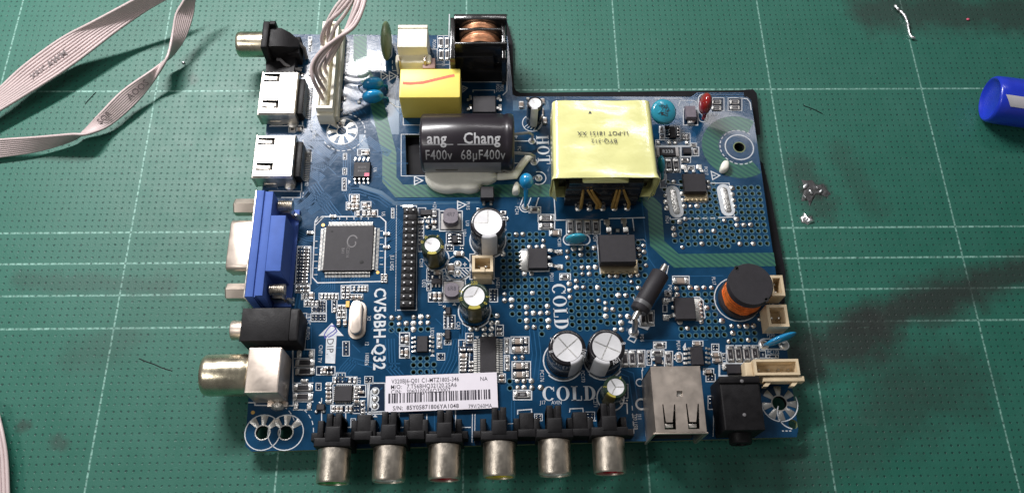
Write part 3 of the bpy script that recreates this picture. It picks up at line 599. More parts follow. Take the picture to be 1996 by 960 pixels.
def serif(word, px, py, H, rot, sx=1.):
    m_ = MB(); x = 0; th = .21; tn = .055
    def R(a, b_, c_, d): m_.add([(a, c_, 0), (b_, c_, 0), (b_, d, 0), (a, d, 0)], [[0, 1, 2, 3]])
    def arc(cx, rxo, ryo, rxi, ryi, a0, a1, n=20):
        vs_ = []; 
        for i in range(n + 1):
            a = math.radians(a0 + (a1 - a0) * i / n); vs_ += [(cx + rxo * math.cos(a), .5 + ryo * math.sin(a), 0), (cx + rxi * math.cos(a), .5 + ryi * math.sin(a), 0)]
        m_.add(vs_, [[2 * i + 1, 2 * i, 2 * i + 2, 2 * i + 3] for i in range(n)])
    for ch in word:
        if ch == 'O': arc(x + .42, .42, .5, .22, .45, 0, 360, 30); x += .96
        if ch == 'C': arc(x + .42, .42, .5, .22, .44, 38, 318, 26); R(x + .70, x + .76, .66, .97); x += .92
        if ch == 'L': R(x + .1, x + .1 + th, .0, 1); R(x, x + .42, .945, 1.001); R(x, x + .68, -.001, tn); R(x + .62, x + .681, tn, .32); x += .80
        if ch == 'D': R(x + .1, x + .1 + th, 0, 1); R(x, x + .1, .945, 1); R(x, x + .1, 0, tn); arc(x + .31, .47, .5, .25, .45, -90, 90, 18); x += .92
        if ch == 'H':
            for q in (0, .52): R(x + .09 + q, x + .09 + th + q, 0, 1); R(x + q, x + .09 + q, .945, 1); R(x + .09 + th + q, x + .39 + q, .945, 1); R(x + q, x + .09 + q, 0, tn); R(x + .09 + th + q, x + .39 + q, 0, tn)
            R(x + .09 + th, x + .61, .47, .53); x += 1.04
        if ch == 'T': R(x + .3, x + .3 + th, 0, .945); R(x, x + .81, .945, 1); R(x, x + .05, .70, .945); R(x + .76, x + .81, .70, .945); R(x + .2, x + .3, 0, tn); R(x + .3 + th, x + .61, 0, tn); x += .9
    for v in m_.v: v.x = (v.x - (x - .08) / 2) * H * sx; v.y = (v.y - .5) * H
    p = Ub(px, py); part('printed_text', m_.mesh('printed_text', ['silk'], 0), (p.x, p.y, ZB + .008), math.radians(rot))
serif('COLD', 1092, 597, .40, -88, .98); serif('COLD', 1110, 766, .40, 0, 1.05); serif('HOT', 1059, 292, .38, -88, .95)

# ---- solder vias and pads
hd = MB(); hd.lathe([(.062, .0), (.085, .005), (.095, .012), (.07, .03), (.0, .034)][1:4] + [(.02, .04)], 9)
via_me = hd.mesh('solder_via', ['solder'], 50)
random.seed(5)
for p in sold_px:
    q = Ub(*p); o = part('solder_via', via_me, (q.x, q.y, ZB), random.uniform(0, 6)); s_ = random.uniform(.7, .95); o.scale = (s_, s_, random.uniform(.6, 1.6))
# hole rims (dull plated rings) joined: too small to pick apart
hr = MB()
for p in holes_px:
    q = Ub(*p); A = circ(q, .064, 10); B = circ(q, .09, 10)
    hr.add([(x, y, ZB + .005) for x, y in A] + [(x, y, ZB + .005) for x, y in B], [[i, (i + 1) % 10, 10 + (i + 1) % 10, 10 + i][::-1] for i in range(10)])
for v in hr.v: v -= BL
M['rim'] = mat('hole_rim', (.05, .14, .20), .3, 0, var=.1, coat=.3)
link('via_rim', hr.mesh('via_rim', ['rim'], 0), BOARD, (0, 0, 0), kind='stuff')

pd = MB(); pd.box(-.5, .5, -.5, .5, 0, .6, 0, b=.25, r=.3); pad_me = pd.mesh('solder_pad', ['solder'], 60)
def pad(px, py, w=4, h=4, z=.03):
    x, y, a, b_ = rc(px - w / 2, py - h / 2, px + w / 2, py + h / 2, 0); o = part('solder_pad', pad_me, (x, y, ZB)); o.scale = (a, b_, z / .6)
# star mounting pads: tinned petals round a hole
def star(px, py, r0, r1, angs, half=13):
    c_ = Ub(px, py); base = None
    for k, a in enumerate(angs):
        m_ = MB(); vs_ = []
        for i in range(5):
            t = math.radians(a - half + 2 * half * i / 4); vs_.append((r0 * math.cos(t), r0 * math.sin(t), .006))
        for i in range(5):
            t = math.radians(a - half + 2 * half * i / 4); bulge = .02 * (1 - abs(i - 2) / 2)
            vs_.append(((r0 + r1) / 2 * math.cos(t), (r0 + r1) / 2 * math.sin(t), .012 + bulge))
        for i in range(5):
            t = math.radians(a - half + 2 * half * i / 4); vs_.append((r1 * math.cos(t), r1 * math.sin(t), .006))
        m_.add(vs_, [[5 * j + i, 5 * (j + 1) + i, 5 * (j + 1) + i + 1, 5 * j + i + 1] for j in range(2) for i in range(4)])
        part('mounting_pad', m_.mesh('mounting_pad', ['tin'], 60), (c_.x, c_.y, ZB))
star(667, 256, .17, .44, [0, 45, 90, 135, 180, 225, 270, 315]); star(512, 842, .20, .46, [40, 88, 132]); star(557, 842, .20, .46, [40, 88, 132]); star(1519, 785, .22, .47, [-90, -45, -5, 38, 90, 140, 190, 235])
# barrels of the plated holes, inner walls coloured dark as painted shade
for (p, r_), mm in zip(big_holes[:5], ['tin', 'pcb_edge', 'tin', 'tin', 'tin']):
    m_ = MB(); m_.lathe([(r_ + .03, .003), (r_ + .025, .010), (r_ - .004, .008), (r_ - .006, -.15)], 24, caps=False); m_.mi = [0 if k < 48 else 1 for k in range(len(m_.f))]; q = Ub(*p); part('hole_rim', m_.mesh('hole_rim', [mm, 'dark']), (q.x, q.y, ZB))
# white slotted pads
def slotpad(px, py0, py1, lean):
    a = Ub(px, py0 + 13); b_ = Ub(px + lean, py1 - 13); d = (b_ - a); n_ = Vector((-d.y, d.x, 0)).normalized(); d.normalize()
    def cap_(r, e=0):
        Q = []
        for k in range(9): t = PI * k / 8; Q.append(b_ + n_ * r * math.cos(t) + d * (r * math.sin(t)))
        for k in range(9): t = PI + PI * k / 8; Q.append(a + n_ * r * math.cos(t) + d * (r * math.sin(t)))
        return Q
    c_ = (a + b_) / 2; m_ = MB(); m_.loops([[(p.x - c_.x, p.y - c_.y, z) for p in cap_(r)][::-1] for r, z in ((.215, .006), (.205, .012))], 0)
    o = part('slot_pad', m_.mesh('slot_pad', ['silk'], 0), (c_.x, c_.y, ZB))
    m_ = MB(); m_.loops([[(p.x - c_.x, p.y - c_.y, z) for p in cap_(r)][::-1] for r, z in ((.10, .012), (.095, .03), (.05, .045))], 0)
    sub('solder_fill', m_.mesh('solder_fill', ['solder']), o)
slotpad(1311, 361, 425, 8); slotpad(1411, 358, 422, 8)

# ---- small chips
def chip_me(kind, w, d, h):
    key = (kind, round(w, 2), round(d, 2), round(h, 2))
    if key in chip_me.c: return chip_me.c[key]
    m_ = MB(); hor = w >= d; L_ = w if hor else d; W_ = d if hor else w; e = L_ * (.24 if kind != 'R' else .2)
    def bx(a, b_, c_, d_, z0, z1, mi, bv=.01):
        if hor: m_.box(a, b_, c_, d_, z0, z1, mi, b=bv)
        else: m_.box(c_, d_, a, b_, z0, z1, mi, b=bv)
    bx(-L_ / 2 + e * .9, L_ / 2 - e * .9, -W_ / 2 + .003, W_ / 2 - .003, .0, h - .004, 0)
    if kind in 'rR': bx(-L_ / 2 + e * .9, L_ / 2 - e * .9, -W_ / 2 + .025, W_ / 2 - .025, h - .004, h + .004, 2, 0)
    for s_ in (-1, 1):
        a, b_ = sorted((s_ * (L_ / 2 - e), s_ * L_ / 2)); bx(a, b_, -W_ / 2, W_ / 2, 0, h, 1, .015)
        a, b_ = sorted((s_ * L_ / 2, s_ * (L_ / 2 + e * .35))); bx(a, b_, -W_ / 2 * .9, W_ / 2 * .9, 0, h * .35, 1, .01)
    chip_me.c[key] = m_.mesh('chip', {'r': ['rwhite', 'solder', 'epoxy'], 'R': ['rwhite', 'solder', 'epoxy'], 'c': ['ctan', 'solder'], 'g': ['cgrey', 'solder'], 'b': ['epoxy', 'solder']}[kind])
    return chip_me.c[key]
chip_me.c = {}
def chip(kind, px, py, w, h, txt=None, tr_=0):
    z = {'r': .045, 'R': .055, 'c': .08, 'g': .06, 'b': .05}[kind]
    x, y, a, b_ = rc(px - w / 2, py - h / 2, px + w / 2, py + h / 2, z)
    nm = 'chip_resistor' if kind in 'rRb' else 'chip_capacitor'
    o = part(nm, chip_me(kind, a, b_, z), (x, y, ZB + .004))
    if txt:
        me_ = textmesh(txt, min(a, b_) * .62, 0, 0, .75); me_.materials.append(M['grey_print']); sub('printed_text', me_, o, (0, 0, z + .006), math.radians(tr_))
    return o
for a in [('R', 1065, 425, 24, 10, 'WEO', 180), ('R', 1065.5, 439.5, 24, 10, 'DEN', 180), ('c', 1083, 453, 18, 9), ('R', 1112, 441, 11, 24, '300', -90), ('R', 1128.4, 441, 11, 24, '300', -90), ('R', 1145, 441, 11, 24, '300', -90), ('R', 1161.6, 441, 11, 24, '300', -90),
          ('r', 1042, 409, 17, 8), ('r', 1101.7, 539, 15, 8), ('c', 1009, 664, 19, 11), ('c', 1010, 680, 19, 11), ('c', 1011.5, 712, 20, 11), ('c', 1012.5, 729, 20, 11),
          ('g', 1025, 663, 6, 11), ('g', 1025.5, 680, 6, 11), ('g', 1027, 712, 6, 11), ('g', 1028, 728, 6, 11), ('g', 988, 665, 6, 10), ('g', 988, 681, 6, 10), ('g', 988.5, 699, 6, 10), ('g', 989, 714, 6, 10),
          ('g', 973, 641, 9, 5), ('g', 973.5, 649, 9, 5), ('c', 978, 732, 9, 5), ('c', 978, 740, 9, 5), ('R', 1018, 768, 29, 12, '000', 180),
          ('c', 792.5, 660, 7, 15), ('c', 784, 660, 5, 10), ('c', 792, 686, 7, 15), ('c', 783.5, 686, 5, 10), ('g', 856, 655.6, 6, 10), ('g', 856.5, 671, 6, 10), ('g', 881, 633, 5, 8),
          ('r', 582, 558.5, 11, 5), ('r', 596, 558, 11, 5), ('r', 582, 566, 11, 5), ('r', 596, 566, 11, 5), ('r', 591, 577, 4, 8), ('r', 597, 577, 4, 8), ('c', 606, 575, 8, 13),
          ('r', 596, 590, 5, 8), ('r', 603, 590, 5, 8), ('r', 610, 590, 5, 8), ('r', 617, 590, 5, 8), ('g', 627, 576, 5, 9), ('g', 634.4, 576, 5, 9), ('g', 641.3, 576, 5, 9), ('g', 648, 576, 5, 9), ('g', 655, 576.5, 5, 9),
          ('r', 661.6, 600, 7, 11), ('r', 670, 600, 7, 11), ('r', 661.6, 613.5, 7, 11), ('r', 670, 613.5, 7, 11), ('c', 660, 627.5, 7, 11), ('c', 672, 627.5, 7, 11), ('g', 652, 603, 5, 8),
          ('r', 669, 563, 6, 9), ('r', 678, 563, 6, 9), ('g', 690, 562, 5, 9), ('g', 699.5, 562, 5, 9), ('g', 706, 562, 5, 9), ('g', 712, 562, 5, 9), ('r', 669.5, 576, 6, 9), ('r', 678, 576, 6, 9), ('c', 689, 578, 10, 5), ('c', 700.6, 578, 10, 5),
          ('R', 594, 706, 33, 13), ('R', 594, 723, 33, 13), ('g', 593, 741, 12, 6), ('R', 590.5, 754.5, 33, 13), ('R', 590, 772.5, 33, 13),
          ('g', 627, 722, 5, 10), ('c', 633, 720, 5, 12), ('b', 642, 716, 10, 6), ('b', 642, 726, 10, 6),
          ('g', 640, 748.7, 11, 6), ('r', 640, 756, 11, 5), ('c', 640, 764.4, 11, 6), ('c', 640, 772.5, 11, 6), ('g', 640, 781, 11, 6), ('g', 652.6, 740, 4, 10), ('g', 691, 740, 5, 10), ('r', 682, 740, 5, 9),
          ('r', 649.5, 796, 6, 10), ('c', 657.3, 796, 6, 10), ('c', 665, 796, 6, 10), ('r', 676, 796, 5, 9), ('c', 683, 796, 5, 10), ('g', 697, 755, 12, 6), ('r', 694, 764, 6, 9), ('c', 704, 763, 11, 6), ('g', 695, 773, 10, 5), ('c', 695, 781, 10, 5), ('r', 707.3, 784.7, 7, 9), ('r', 707, 800, 7, 9),
          ('r', 847, 416.5, 8, 11, '0', 0), ('g', 820, 432.5, 11, 5), ('c', 846, 432, 9, 6), ('c', 894.5, 493, 17, 9), ('c', 878.3, 522, 12, 18), ('c', 852.8, 530, 13, 8), ('c', 847.4, 576, 7, 14), ('c', 857, 576, 7, 14), ('g', 838.7, 576, 4, 10),
          ('r', 708, 297, 8, 8), ('c', 715, 297, 8, 9), ('c', 691, 384, 12, 6), ('c', 691, 391, 12, 6), ('g', 680, 401, 6, 11), ('c', 688, 402, 6, 11), ('c', 695.5, 401, 6, 11), ('c', 711, 399, 9, 9), ('c', 719, 404, 6, 8), ('g', 698, 415, 7, 9), ('g', 709.7, 415, 7, 9), ('c', 728.4, 415, 8, 8), ('g', 719, 415, 7, 8),
          ('g', 648.8, 420.6, 12, 6), ('g', 604, 452.5, 12, 6), ('g', 753.4, 455, 12, 6), ('g', 753.4, 480.6, 12, 6), ('r', 745, 537, 6, 7), ('r', 752, 537, 6, 7), ('r', 745, 546, 6, 7), ('r', 752, 546, 6, 7),
          ('R', 1397, 198.6, 17, 8, '000', 180), ('R', 1397, 210, 17, 8, '1000', 180), ('R', 1432.4, 198, 17, 8, '000', 180), ('R', 1433.3, 209, 17, 8, '1300', 180),
          ('r', 1289, 252, 6, 10), ('r', 1290, 266, 7, 6), ('r', 1333, 267, 5, 9), ('r', 1339.4, 267, 5, 9), ('r', 1356, 295, 8, 11), ('r', 1352, 282.7, 9, 5), ('r', 1336, 311.5, 13, 7), ('R', 1303.6, 321.6, 11, 23, '100', -90), ('R', 1318, 321.6, 11, 23, '100', -90), ('r', 1347.4, 327.3, 9, 5),
          ('R', 1218, 698.5, 12, 27), ('R', 1232.5, 698, 12, 27, '0', 0), ('R', 1249, 697.6, 12, 27, '0', 0), ('r', 1285.8, 672, 17, 9), ('r', 1282.2, 687, 18, 9), ('R', 1302.8, 699, 12, 26, '2N', -90), ('c', 1323.5, 694.5, 7, 13), ('c', 1359.5, 669, 15, 7),
          ('R', 1423.8, 689.4, 12, 28, '0', 0), ('R', 1439.4, 689, 12, 28, '0', 0), ('R', 1455.6, 689, 12, 28, '2', 0), ('R', 1471.9, 688, 12, 28, '2', 0), ('c', 1396, 690.5, 16, 7), ('c', 1398.5, 701, 15, 7), ('c', 1381, 723.5, 14, 7),
          ('c', 1327, 546, 27, 11), ('R', 1254, 619, 11, 24), ('R', 1268, 619, 11, 24), ('r', 1302, 572, 9, 8), ('R', 859, 82, 8, 18), ('R', 860, 106, 8, 18), ('R', 871, 82, 7, 18), ('R', 871.5, 106, 7, 18),
          ('g', 604, 82, 6, 10), ('g', 604, 140, 6, 10), ('b', 585, 145, 10, 7), ('c', 1056, 218, 7, 16), ('r', 570, 252, 10, 7), ('c', 583, 251, 8, 6), ('b', 667, 191, 12, 8), ('c', 664, 240, 8, 5),
          ('c', 1016, 203, 9, 12), ('c', 1058, 196, 7, 9), ('c', 1062, 234, 8, 12), ('r', 905, 670, 5, 10), ('g', 902.5, 681, 9, 5), ('g', 916, 681, 9, 5), ('c', 904, 692, 14, 8), ('g', 904, 700, 12, 5), ('g', 903.5, 707, 12, 5), ('g', 903.5, 714, 12, 5), ('g', 902.5, 721, 12, 5), ('g', 919, 705, 8, 5), ('g', 918.5, 713, 8, 5), ('g', 918, 721, 8, 5),
          ('g', 916, 655, 9, 5), ('g', 916, 663, 9, 5), ('r', 932, 410, 6, 10), ('r', 981, 414, 10, 8), ('r', 986, 425, 8, 7)]:
    chip(*a)
for i in range(11):
    dx = -.42 * i; y = 483.2 + 6.6 * i; chip('r', 597.7 + dx, y, 10, 4.4)
pads = [(x - .42 * i, 483.2 + 6.6 * i) for i in range(11) for x in (569.8, 575.4, 583, 588.6)]
pads += [(609.5, 600.5), (617, 600.5), (609, 606.5), (616.5, 606.5)] + [(x, y) for x in (625.5, 632) for y in (588, 594, 600, 606)] + [(x, y) for x in (610, 616.5, 625, 631.5) for y in (616, 622)] + [(652, 588), (652, 594)]
pads += [(660, 730), (667.5, 730), (660, 737), (667.5, 737), (660, 743), (667.5, 743), (692, 791), (698, 791), (692, 799), (698, 799), (621.4, 750), (621.4, 757), (714.5, 737), (722, 737), (714.5, 743), (722, 743), (688, 819), (688, 826), (1046, 810), (1053, 810), (1046, 815), (1053, 815), (1146, 807), (1154, 807), (1146, 813), (1154, 813)]
pads += [(867, 618), (867, 624.5), (867, 631), (867, 637), (881, 618), (881, 624), (874.5, 631), (874.5, 637), (869, 667), (875, 667), (855.5, 691), (863, 691), (855.5, 697.5), (863, 697.5)]
pads += [(957, 566.4), (964.4, 566.4), (957, 572), (964.4, 572), (957, 578), (964.4, 578), (957, 583.4), (964.4, 583.4), (873.3, 479.5), (880, 479.5), (873, 485), (880, 485), (898, 479.5), (902, 479.5), (898, 484.5), (902, 484.5), (818, 440), (823.5, 440), (818, 446), (823.5, 446), (818, 454), (823.5, 454), (818, 460), (823.5, 460), (818, 468), (818, 476), (835.5, 527), (835.5, 533), (835.5, 539), (835.5, 545), (835.5, 555), (835.5, 562)]
pads += [(1264.5, 686.5), (1264.5, 693), (1265.5, 701), (1265.5, 707), (1314.3, 693), (1314.3, 699), (1391, 674), (1397, 674), (1391, 680.5), (1397, 680.5), (1410.5, 691), (1410.5, 697), (1380.5, 733), (1388, 733), (1380.5, 739), (1388, 739), (1500, 695), (1512, 695), (1384, 777), (1384, 785), (1218, 752), (1218, 760), (1218, 768), (1222, 780), (1214, 779), (671, 352), (671, 358), (671, 364), (672.5, 303), (672.5, 308), (672, 332), (672, 337), (597, 299), (603, 299), (597, 305.5), (603, 305.5), (597, 312), (603, 312), (675, 669), (675, 676), (675, 682), (675, 689), (568, 584), (568, 590), (765, 410), (765, 416), (765, 422), (604, 94), (604, 99), (667, 101), (667, 112), (667, 124), (667, 137)]
for p in pads: pad(p[0], p[1], 3.1, 3.1)
for p in [(583.5, 690, 9, 15), (607, 690, 9, 15), (577.5, 791, 9, 14), (603, 791, 9, 14), (834, 432, 9, 7), (834, 443, 8, 7), (846, 443, 9, 7), (1283, 278.5, 7, 7), (1304.5, 278.5, 7, 7), (1315.5, 278.5, 7, 7), (1338.5, 278.5, 7, 7), (1348, 235, 14, 6),
          (1411, 715, 9, 13), (1448, 716, 4, 14), (866.4, 598, 6, 6), (867, 610, 6, 7), (865, 652, 5, 6), (624.8, 785, 6, 6), (616.7, 802, 6, 6), (631.6, 801, 6, 6), (1274, 700, 6, 6), (1276, 712, 6, 5), (1291, 706, 4, 8), (943, 397, 5, 4), (957, 397, 5, 4),
          (829, 425, 6, 5), (837, 424, 6, 5), (917, 190, 5, 8), (917, 208, 6, 8), (973, 190, 5, 8), (975, 208, 6, 8), (1029, 193, 6, 5), (650, 196, 5, 5), (666, 215, 5, 4), (655, 205, 6, 8), (700, 200, 6, 6)]:
    pad(*p, z=.05)
for x, y in ((630, 438.4), (736.3, 530.6), (493, 803)):
    m_ = MB(); m_.lathe([(.055, 0), (.05, .008)], 12); q = Ub(x, y); part('fiducial_dot', m_.mesh('fiducial_dot', ['orange_dot']), (q.x, q.y, ZB))
# ringed through-hole pads
for x, y in ((731.6, 762), (731, 777), (730.8, 791), (892.2, 514.6), (892.2, 531.4), (1050, 347), (1024, 403), (1235, 647), (1488, 672), (1528, 672), (1037, 275), (1041, 316)):
    m_ = MB(); r1 = .085 if x < 1200 else .12; m_.lathe([(r1 + .03, .009), (r1 + .025, .013), (r1, .013)], 16, 1, caps=False); m_.lathe([(r1, .010), (r1 * .8, .03), (r1 * .35, .045)], 12, 0); q = Ub(x, y)
    part('through_hole_pad', m_.mesh('through_hole_pad', ['solder', 'silk']), (q.x, q.y, ZB))

# ---- packages
def pin_me(l, w, h):     # gull-wing, points to +x from 0
    m_ = MB(); t = .018; P_ = [(0, h), (l * .35, h), (l * .5, .03), (l, .02)]
    m_.loops([[(x, -w / 2, z), (x, w / 2, z), (x, w / 2, z + t), (x, -w / 2, z + t)] for x, z in P_]); return m_.mesh('pin', ['solder'], 0)
def ic(name, x0, y0, x1, y1, h, label=None, mt='epoxy', dot=True, bev=.03):
    x, y, a, b_ = rc(x0, y0, x1, y1, h); m_ = MB(); t = .03
    m_.loops([[(sx_ * (a / 2 - i), sy_ * (b_ / 2 - i), z) for sx_, sy_ in ((-1, -1), (1, -1), (1, 1), (-1, 1))] for i, z in ((.02, .03), (0, h * .5), (.025, h))])
    if dot: m_.T = Matrix.Translation((-a * .36, b_ * .36, 0)); m_.lathe([(.035, h + .002), (.03, h + .003)], 10, 1); m_.T = Matrix()
    o = part(name, m_.mesh(name, [mt, 'dark'], 25), (x, y, ZB), label=label); return o, x, y, a, b_
def pins(o, ox, oy, pts, l, w, h, ang, name='pin'):
    me_ = pin_me(l, w, h)
    for px, py in pts:
        q = Ub(px, py); sub(name, me_, o, (q.x - ox, q.y - oy, 0), math.radians(ang))
def rowpins(o, a, b_, side, n, l, w, h):     # pins along a side in one joined sub-part
    m_ = MB(); t = .012
    for i in range(n):
        f = (i + .5) / n - .5
        if side in 'lr': c_ = (0, f * (b_ - .12)); s_ = -1 if side == 'l' else 1; m_.T = Matrix.Translation((s_ * a / 2, c_[1], 0)) @ Matrix.Rotation(0 if s_ > 0 else PI, 4, 'Z')
        else: s_ = -1 if side == 'b' else 1; m_.T = Matrix.Translation((f * (a - .12), s_ * b_ / 2, 0)) @ Matrix.Rotation(s_ * PI / 2, 4, 'Z')
        m_.loops([[(x, -w / 2, z), (x, w / 2, z), (x, w / 2, z + t), (x, -w / 2, z + t)] for x, z in ((-.02, h), (l * .3, h), (l * .5, .02), (l, .012))])
    m_.T = Matrix(); sub('pin_row', m_.mesh('pin_row', ['pinm'], 0), o, kind='stuff')
o, x, y, a, b_ = ic('processor_chip', 631.5, 438, 727.5, 528, .13, 'large square black processor chip with a swirl mark')
for s_ in 'lrtb': rowpins(o, a, b_, s_, 32, .15, .017, .07)
sp = MB(); Q = []
for k in range(34):
    t = k / 33; an = .6 + t * 5.6; r_ = .15 + .07 * math.sin(t * PI) - .12 * max(0, t - .55) * 1.6; Q.append((.13 + r_ * math.cos(an) * .8, .20 + r_ * math.sin(an)))
sp.strip(Q, .035, .1345); M['etch'] = mat('faint_chip_print', (.12, .115, .12), .5); sub('swirl_mark', sp.mesh('swirl_mark', ['etch'], 0), o)
m_ = MB(); m_.T = Matrix.Translation((.40, -.45, 0)); m_.lathe([(.06, .131), (.055, .133)], 14); m_.T = Matrix(); sub('mould_dimple', m_.mesh('mould_dimple', ['dark']), o)
for i, t in enumerate(('HC2516', 'B41')):
    me_ = textmesh(t, .12, 0); me_.materials.append(M['etch']); sub('printed_text', me_, o, (-.02 - .14 * i, -.1, .1345), -PI / 2)
o, x, y, a, b_ = ic('amplifier_chip', 935, 654, 968, 730, .11, 'long narrow black chip with silver pins partly under the label')
rowpins(o, a, b_, 'l', 15, .17, .04, .06); rowpins(o, a, b_, 'r', 15, .17, .04, .06)
o, x, y, a, b_ = ic('memory_chip', 688.5, 314.5, 722, 345, .16, 'black eight pin chip with a pink corner mark', dot=False)
pins(o, x, y, [(692.7 + 8.4 * i, 316) for i in range(4)], .15, .05, .09, 90); pins(o, x, y, [(693 + 8.4 * i, 350) for i in range(4)], .15, .05, .09, -90)
m_ = MB(); m_.box(a / 2 - .17, a / 2 - .03, -b_ / 2 + .03, -b_ / 2 + .14, .155, .163); sub('colour_mark', m_.mesh('colour_mark', ['pink'], 0), o)
for i, t in enumerate(('25Q32', 'BVSIG')):
    me_ = textmesh(t, .09, 0); me_.materials.append(M['etch']); sub('printed_text', me_, o, (0, .07 - .13 * i, .163), 0)
o, x, y, a, b_ = ic('driver_chip', 811.7, 653, 834.5, 685.5, .13)
pins(o, x, y, [(811, 658.7 + 8.7 * i) for i in range(4)], .12, .06, .07, 180); pins(o, x, y, [(837, 657.5 + 8.9 * i) for i in range(4)], .13, .06, .07, 0)
o, x, y, a, b_ = ic('driver_chip', 1347, 674, 1372, 711, .16)
pins(o, x, y, [(1345, 680.4 + 9 * i) for i in range(4)], .2, .07, .08, 180); pins(o, x, y, [(1373, 680 + 9 * i) for i in range(4)], .16, .06, .08, 0)
o, x, y, a, b_ = ic('tuner_chip', 651, 750, 687, 782, .1, 'small square black chip ringed by tiny chips')
m_ = MB()
for i in range(8):
    for sx_, sy_ in ((1, 0), (-1, 0), (0, 1), (0, -1)):
        f = (i - 3.5) * .055; m_.T = Matrix.Translation((sx_ * (a / 2 + .01) + (f if sy_ else 0), sy_ * (b_ / 2 + .01) + (f if sx_ else 0), 0)); m_.box(-.014, .014, -.014, .014, 0, .03)
m_.T = Matrix(); sub('pin_row', m_.mesh('pin_row', ['pinm'], 0), o, kind='stuff')
o, x, y, a, b_ = ic('regulator_chip', 880.6, 457, 892.3, 473, .1, dot=False); pins(o, x, y, [(880, 459 + 6.5 * i) for i in range(3)], .09, .045, .05, 180); pins(o, x, y, [(893, 459 + 6.5 * i) for i in range(3)], .09, .045, .05, 0)
o, x, y, a, b_ = ic('regulator_chip', 840.4, 541, 861, 553, .1, dot=False); pins(o, x, y, [(843 + 6.8 * i, 553) for i in range(3)], .11, .045, .05, -90); pins(o, x, y, [(843, 543), (857, 543)], .09, .045, .05, 90)
o, x, y, a, b_ = ic('controller_chip', 1305, 246, 1318, 268, .12, dot=False); pins(o, x, y, [(1305, 255 + 4.6 * i) for i in range(3)], .1, .04, .06, 180); pins(o, x, y, [(1319, 253 + 6 * i) for i in range(3)], .09, .04, .06, 0)
for q in [(819, 407, 843, 419), (1332, 287, 1348, 299), (616, 786, 633, 799), (1277, 693, 1291, 708), (868, 597, 879, 612), (867, 641, 878, 661), (834, 434, 842, 441), (1296, 243, 1306, 250)]:
    ic('transistor', *q, .1, dot=False)
# optocoupler, bridge rectifier, smd diodes
o, x, y, a, b_ = ic('optocoupler', 936, 362, 963, 386, .32, 'small black optocoupler below the white glue', dot=False); pins(o, x, y, [(943, 394), (957, 394)], .12, .08, .1, -90)
o, x, y, a, b_ = ic('bridge_rectifier', 921, 186, 967, 219, .3, 'black bridge rectifier above the large capacitor', dot=False); pins(o, x, y, [(920, 196), (920, 214)], .16, .09, .1, 180); pins(o, x, y, [(968, 196), (968, 214)], .16, .09, .1, 0)
o, x, y, a, b_ = ic('power_diode', 1336, 205, 1358, 229, .22, 'grey topped surface diode left of the red capacitor', 'epoxy2', dot=False)
m_ = MB(); m_.box(-.10, .10, -b_ / 2 - .12, -b_ / 2 + .02, .01, .10, b=.01); sub('terminal', m_.mesh('terminal', ['tin']), o)
o, x, y, a, b_ = ic('power_diode', 1418, 707, 1445, 728, .2, 'black surface diode above the dark audio jack', dot=False)
# DPAK transistors
def dpak(name, body, tab, leads, mid, h, label, tabdir):
    o, x, y, a, b_ = ic(name, *body, h, label, dot=False)
    tx, ty, ta, tb = rc(*tab, .08); m_ = MB(); m_.box(tx - x - ta / 2, tx - x + ta / 2, ty - y - tb / 2, ty - y + tb / 2, .01, .07, b=.01)
    n = 5
    for i in range(n):
        if tabdir == 'b': m_.box(tx - x - ta / 2 + (i + .3) * ta / n, tx - x - ta / 2 + (i + .75) * ta / n, ty - y - tb / 2 - .03, ty - y - tb / 2 + .05, .0, .085, b=.015)
        else:
            s_ = -1 if tabdir == 'l' else 1; ex = tx - x + s_ * (ta / 2); m_.box(ex - .05, ex + .03, ty - y - tb / 2 + (i + .3) * tb / n, ty - y - tb / 2 + (i + .75) * tb / n, 0, .085, b=.015)
    sub('metal_tab', m_.mesh('metal_tab', ['goldtab' if tabdir == 'b' else 'tin']), o)
    for (lx0, ly0, lx1, ly1) in leads:
        p0 = U(lx0, ly0, ZB + h * .5); p1 = U(lx1, ly1, ZB + .03); m_ = MB(); c_ = Vector((x, y, ZB)); d = (p1 - p0); n_ = Vector((-d.y, d.x, 0)).normalized() * .05
        P_ = [p0, p0.lerp(p1, .35), p0.lerp(p1, .55) - Vector((0, 0, h * .15)), p1]; P_[1].z = p0.z; P_[2].z = ZB + .05
        m_.loops([[q - n_ - c_, q + n_ - c_, q + n_ - c_ + Vector((0, 0, .03)), q - n_ - c_ + Vector((0, 0, .03))] for q in P_]); sub('lead', m_.mesh('lead', ['solder'], 0), o)
        m_ = MB(); e = p1 - c_; m_.box(e.x - .09, e.x + .09, e.y - .09, e.y + .09, .0, .03, b=.02, r=.03); sub('lead_pad', m_.mesh('lead_pad', ['solder']), o)
    if mid:
        q = U(*mid, ZB + .1) - Vector((x, y, ZB)); m_ = MB(); m_.box(q.x - .05, q.x + .05, q.y - .05, q.y + .05, .06, .12, b=.01); sub('cut_lead', m_.mesh('cut_lead', ['tin']), o)
dpak('power_transistor', (1029, 482, 1068, 523), (1015, 488, 1032, 526), [(1068, 488, 1091, 491), (1068, 516, 1092, 520)], (1070, 502), .22, 'square black power transistor beside the vertical COLD print', 'l')
dpak('power_transistor', (1315, 578, 1357, 622), (1352, 581, 1368, 622), [(1316, 583, 1297, 586), (1317, 614, 1298, 618)], (1312, 599), .22, 'square black power transistor left of the copper inductor', 'r')
dpak('power_transistor', (1332, 337, 1377, 374), (1336, 370, 1379, 390), [(1337, 336, 1334, 325), (1368, 336, 1363, 325)], (1352, 334), .24, 'square black power transistor between the two white slot pads', 'b')
dpak('power_transistor', (1168, 456, 1240, 511), (1171, 505, 1243, 531), [(1188, 457, 1183, 432), (1221, 456, 1216, 430)], (1204, 449), .42, 'largest square black power transistor, under the yellow transformer', 'b')
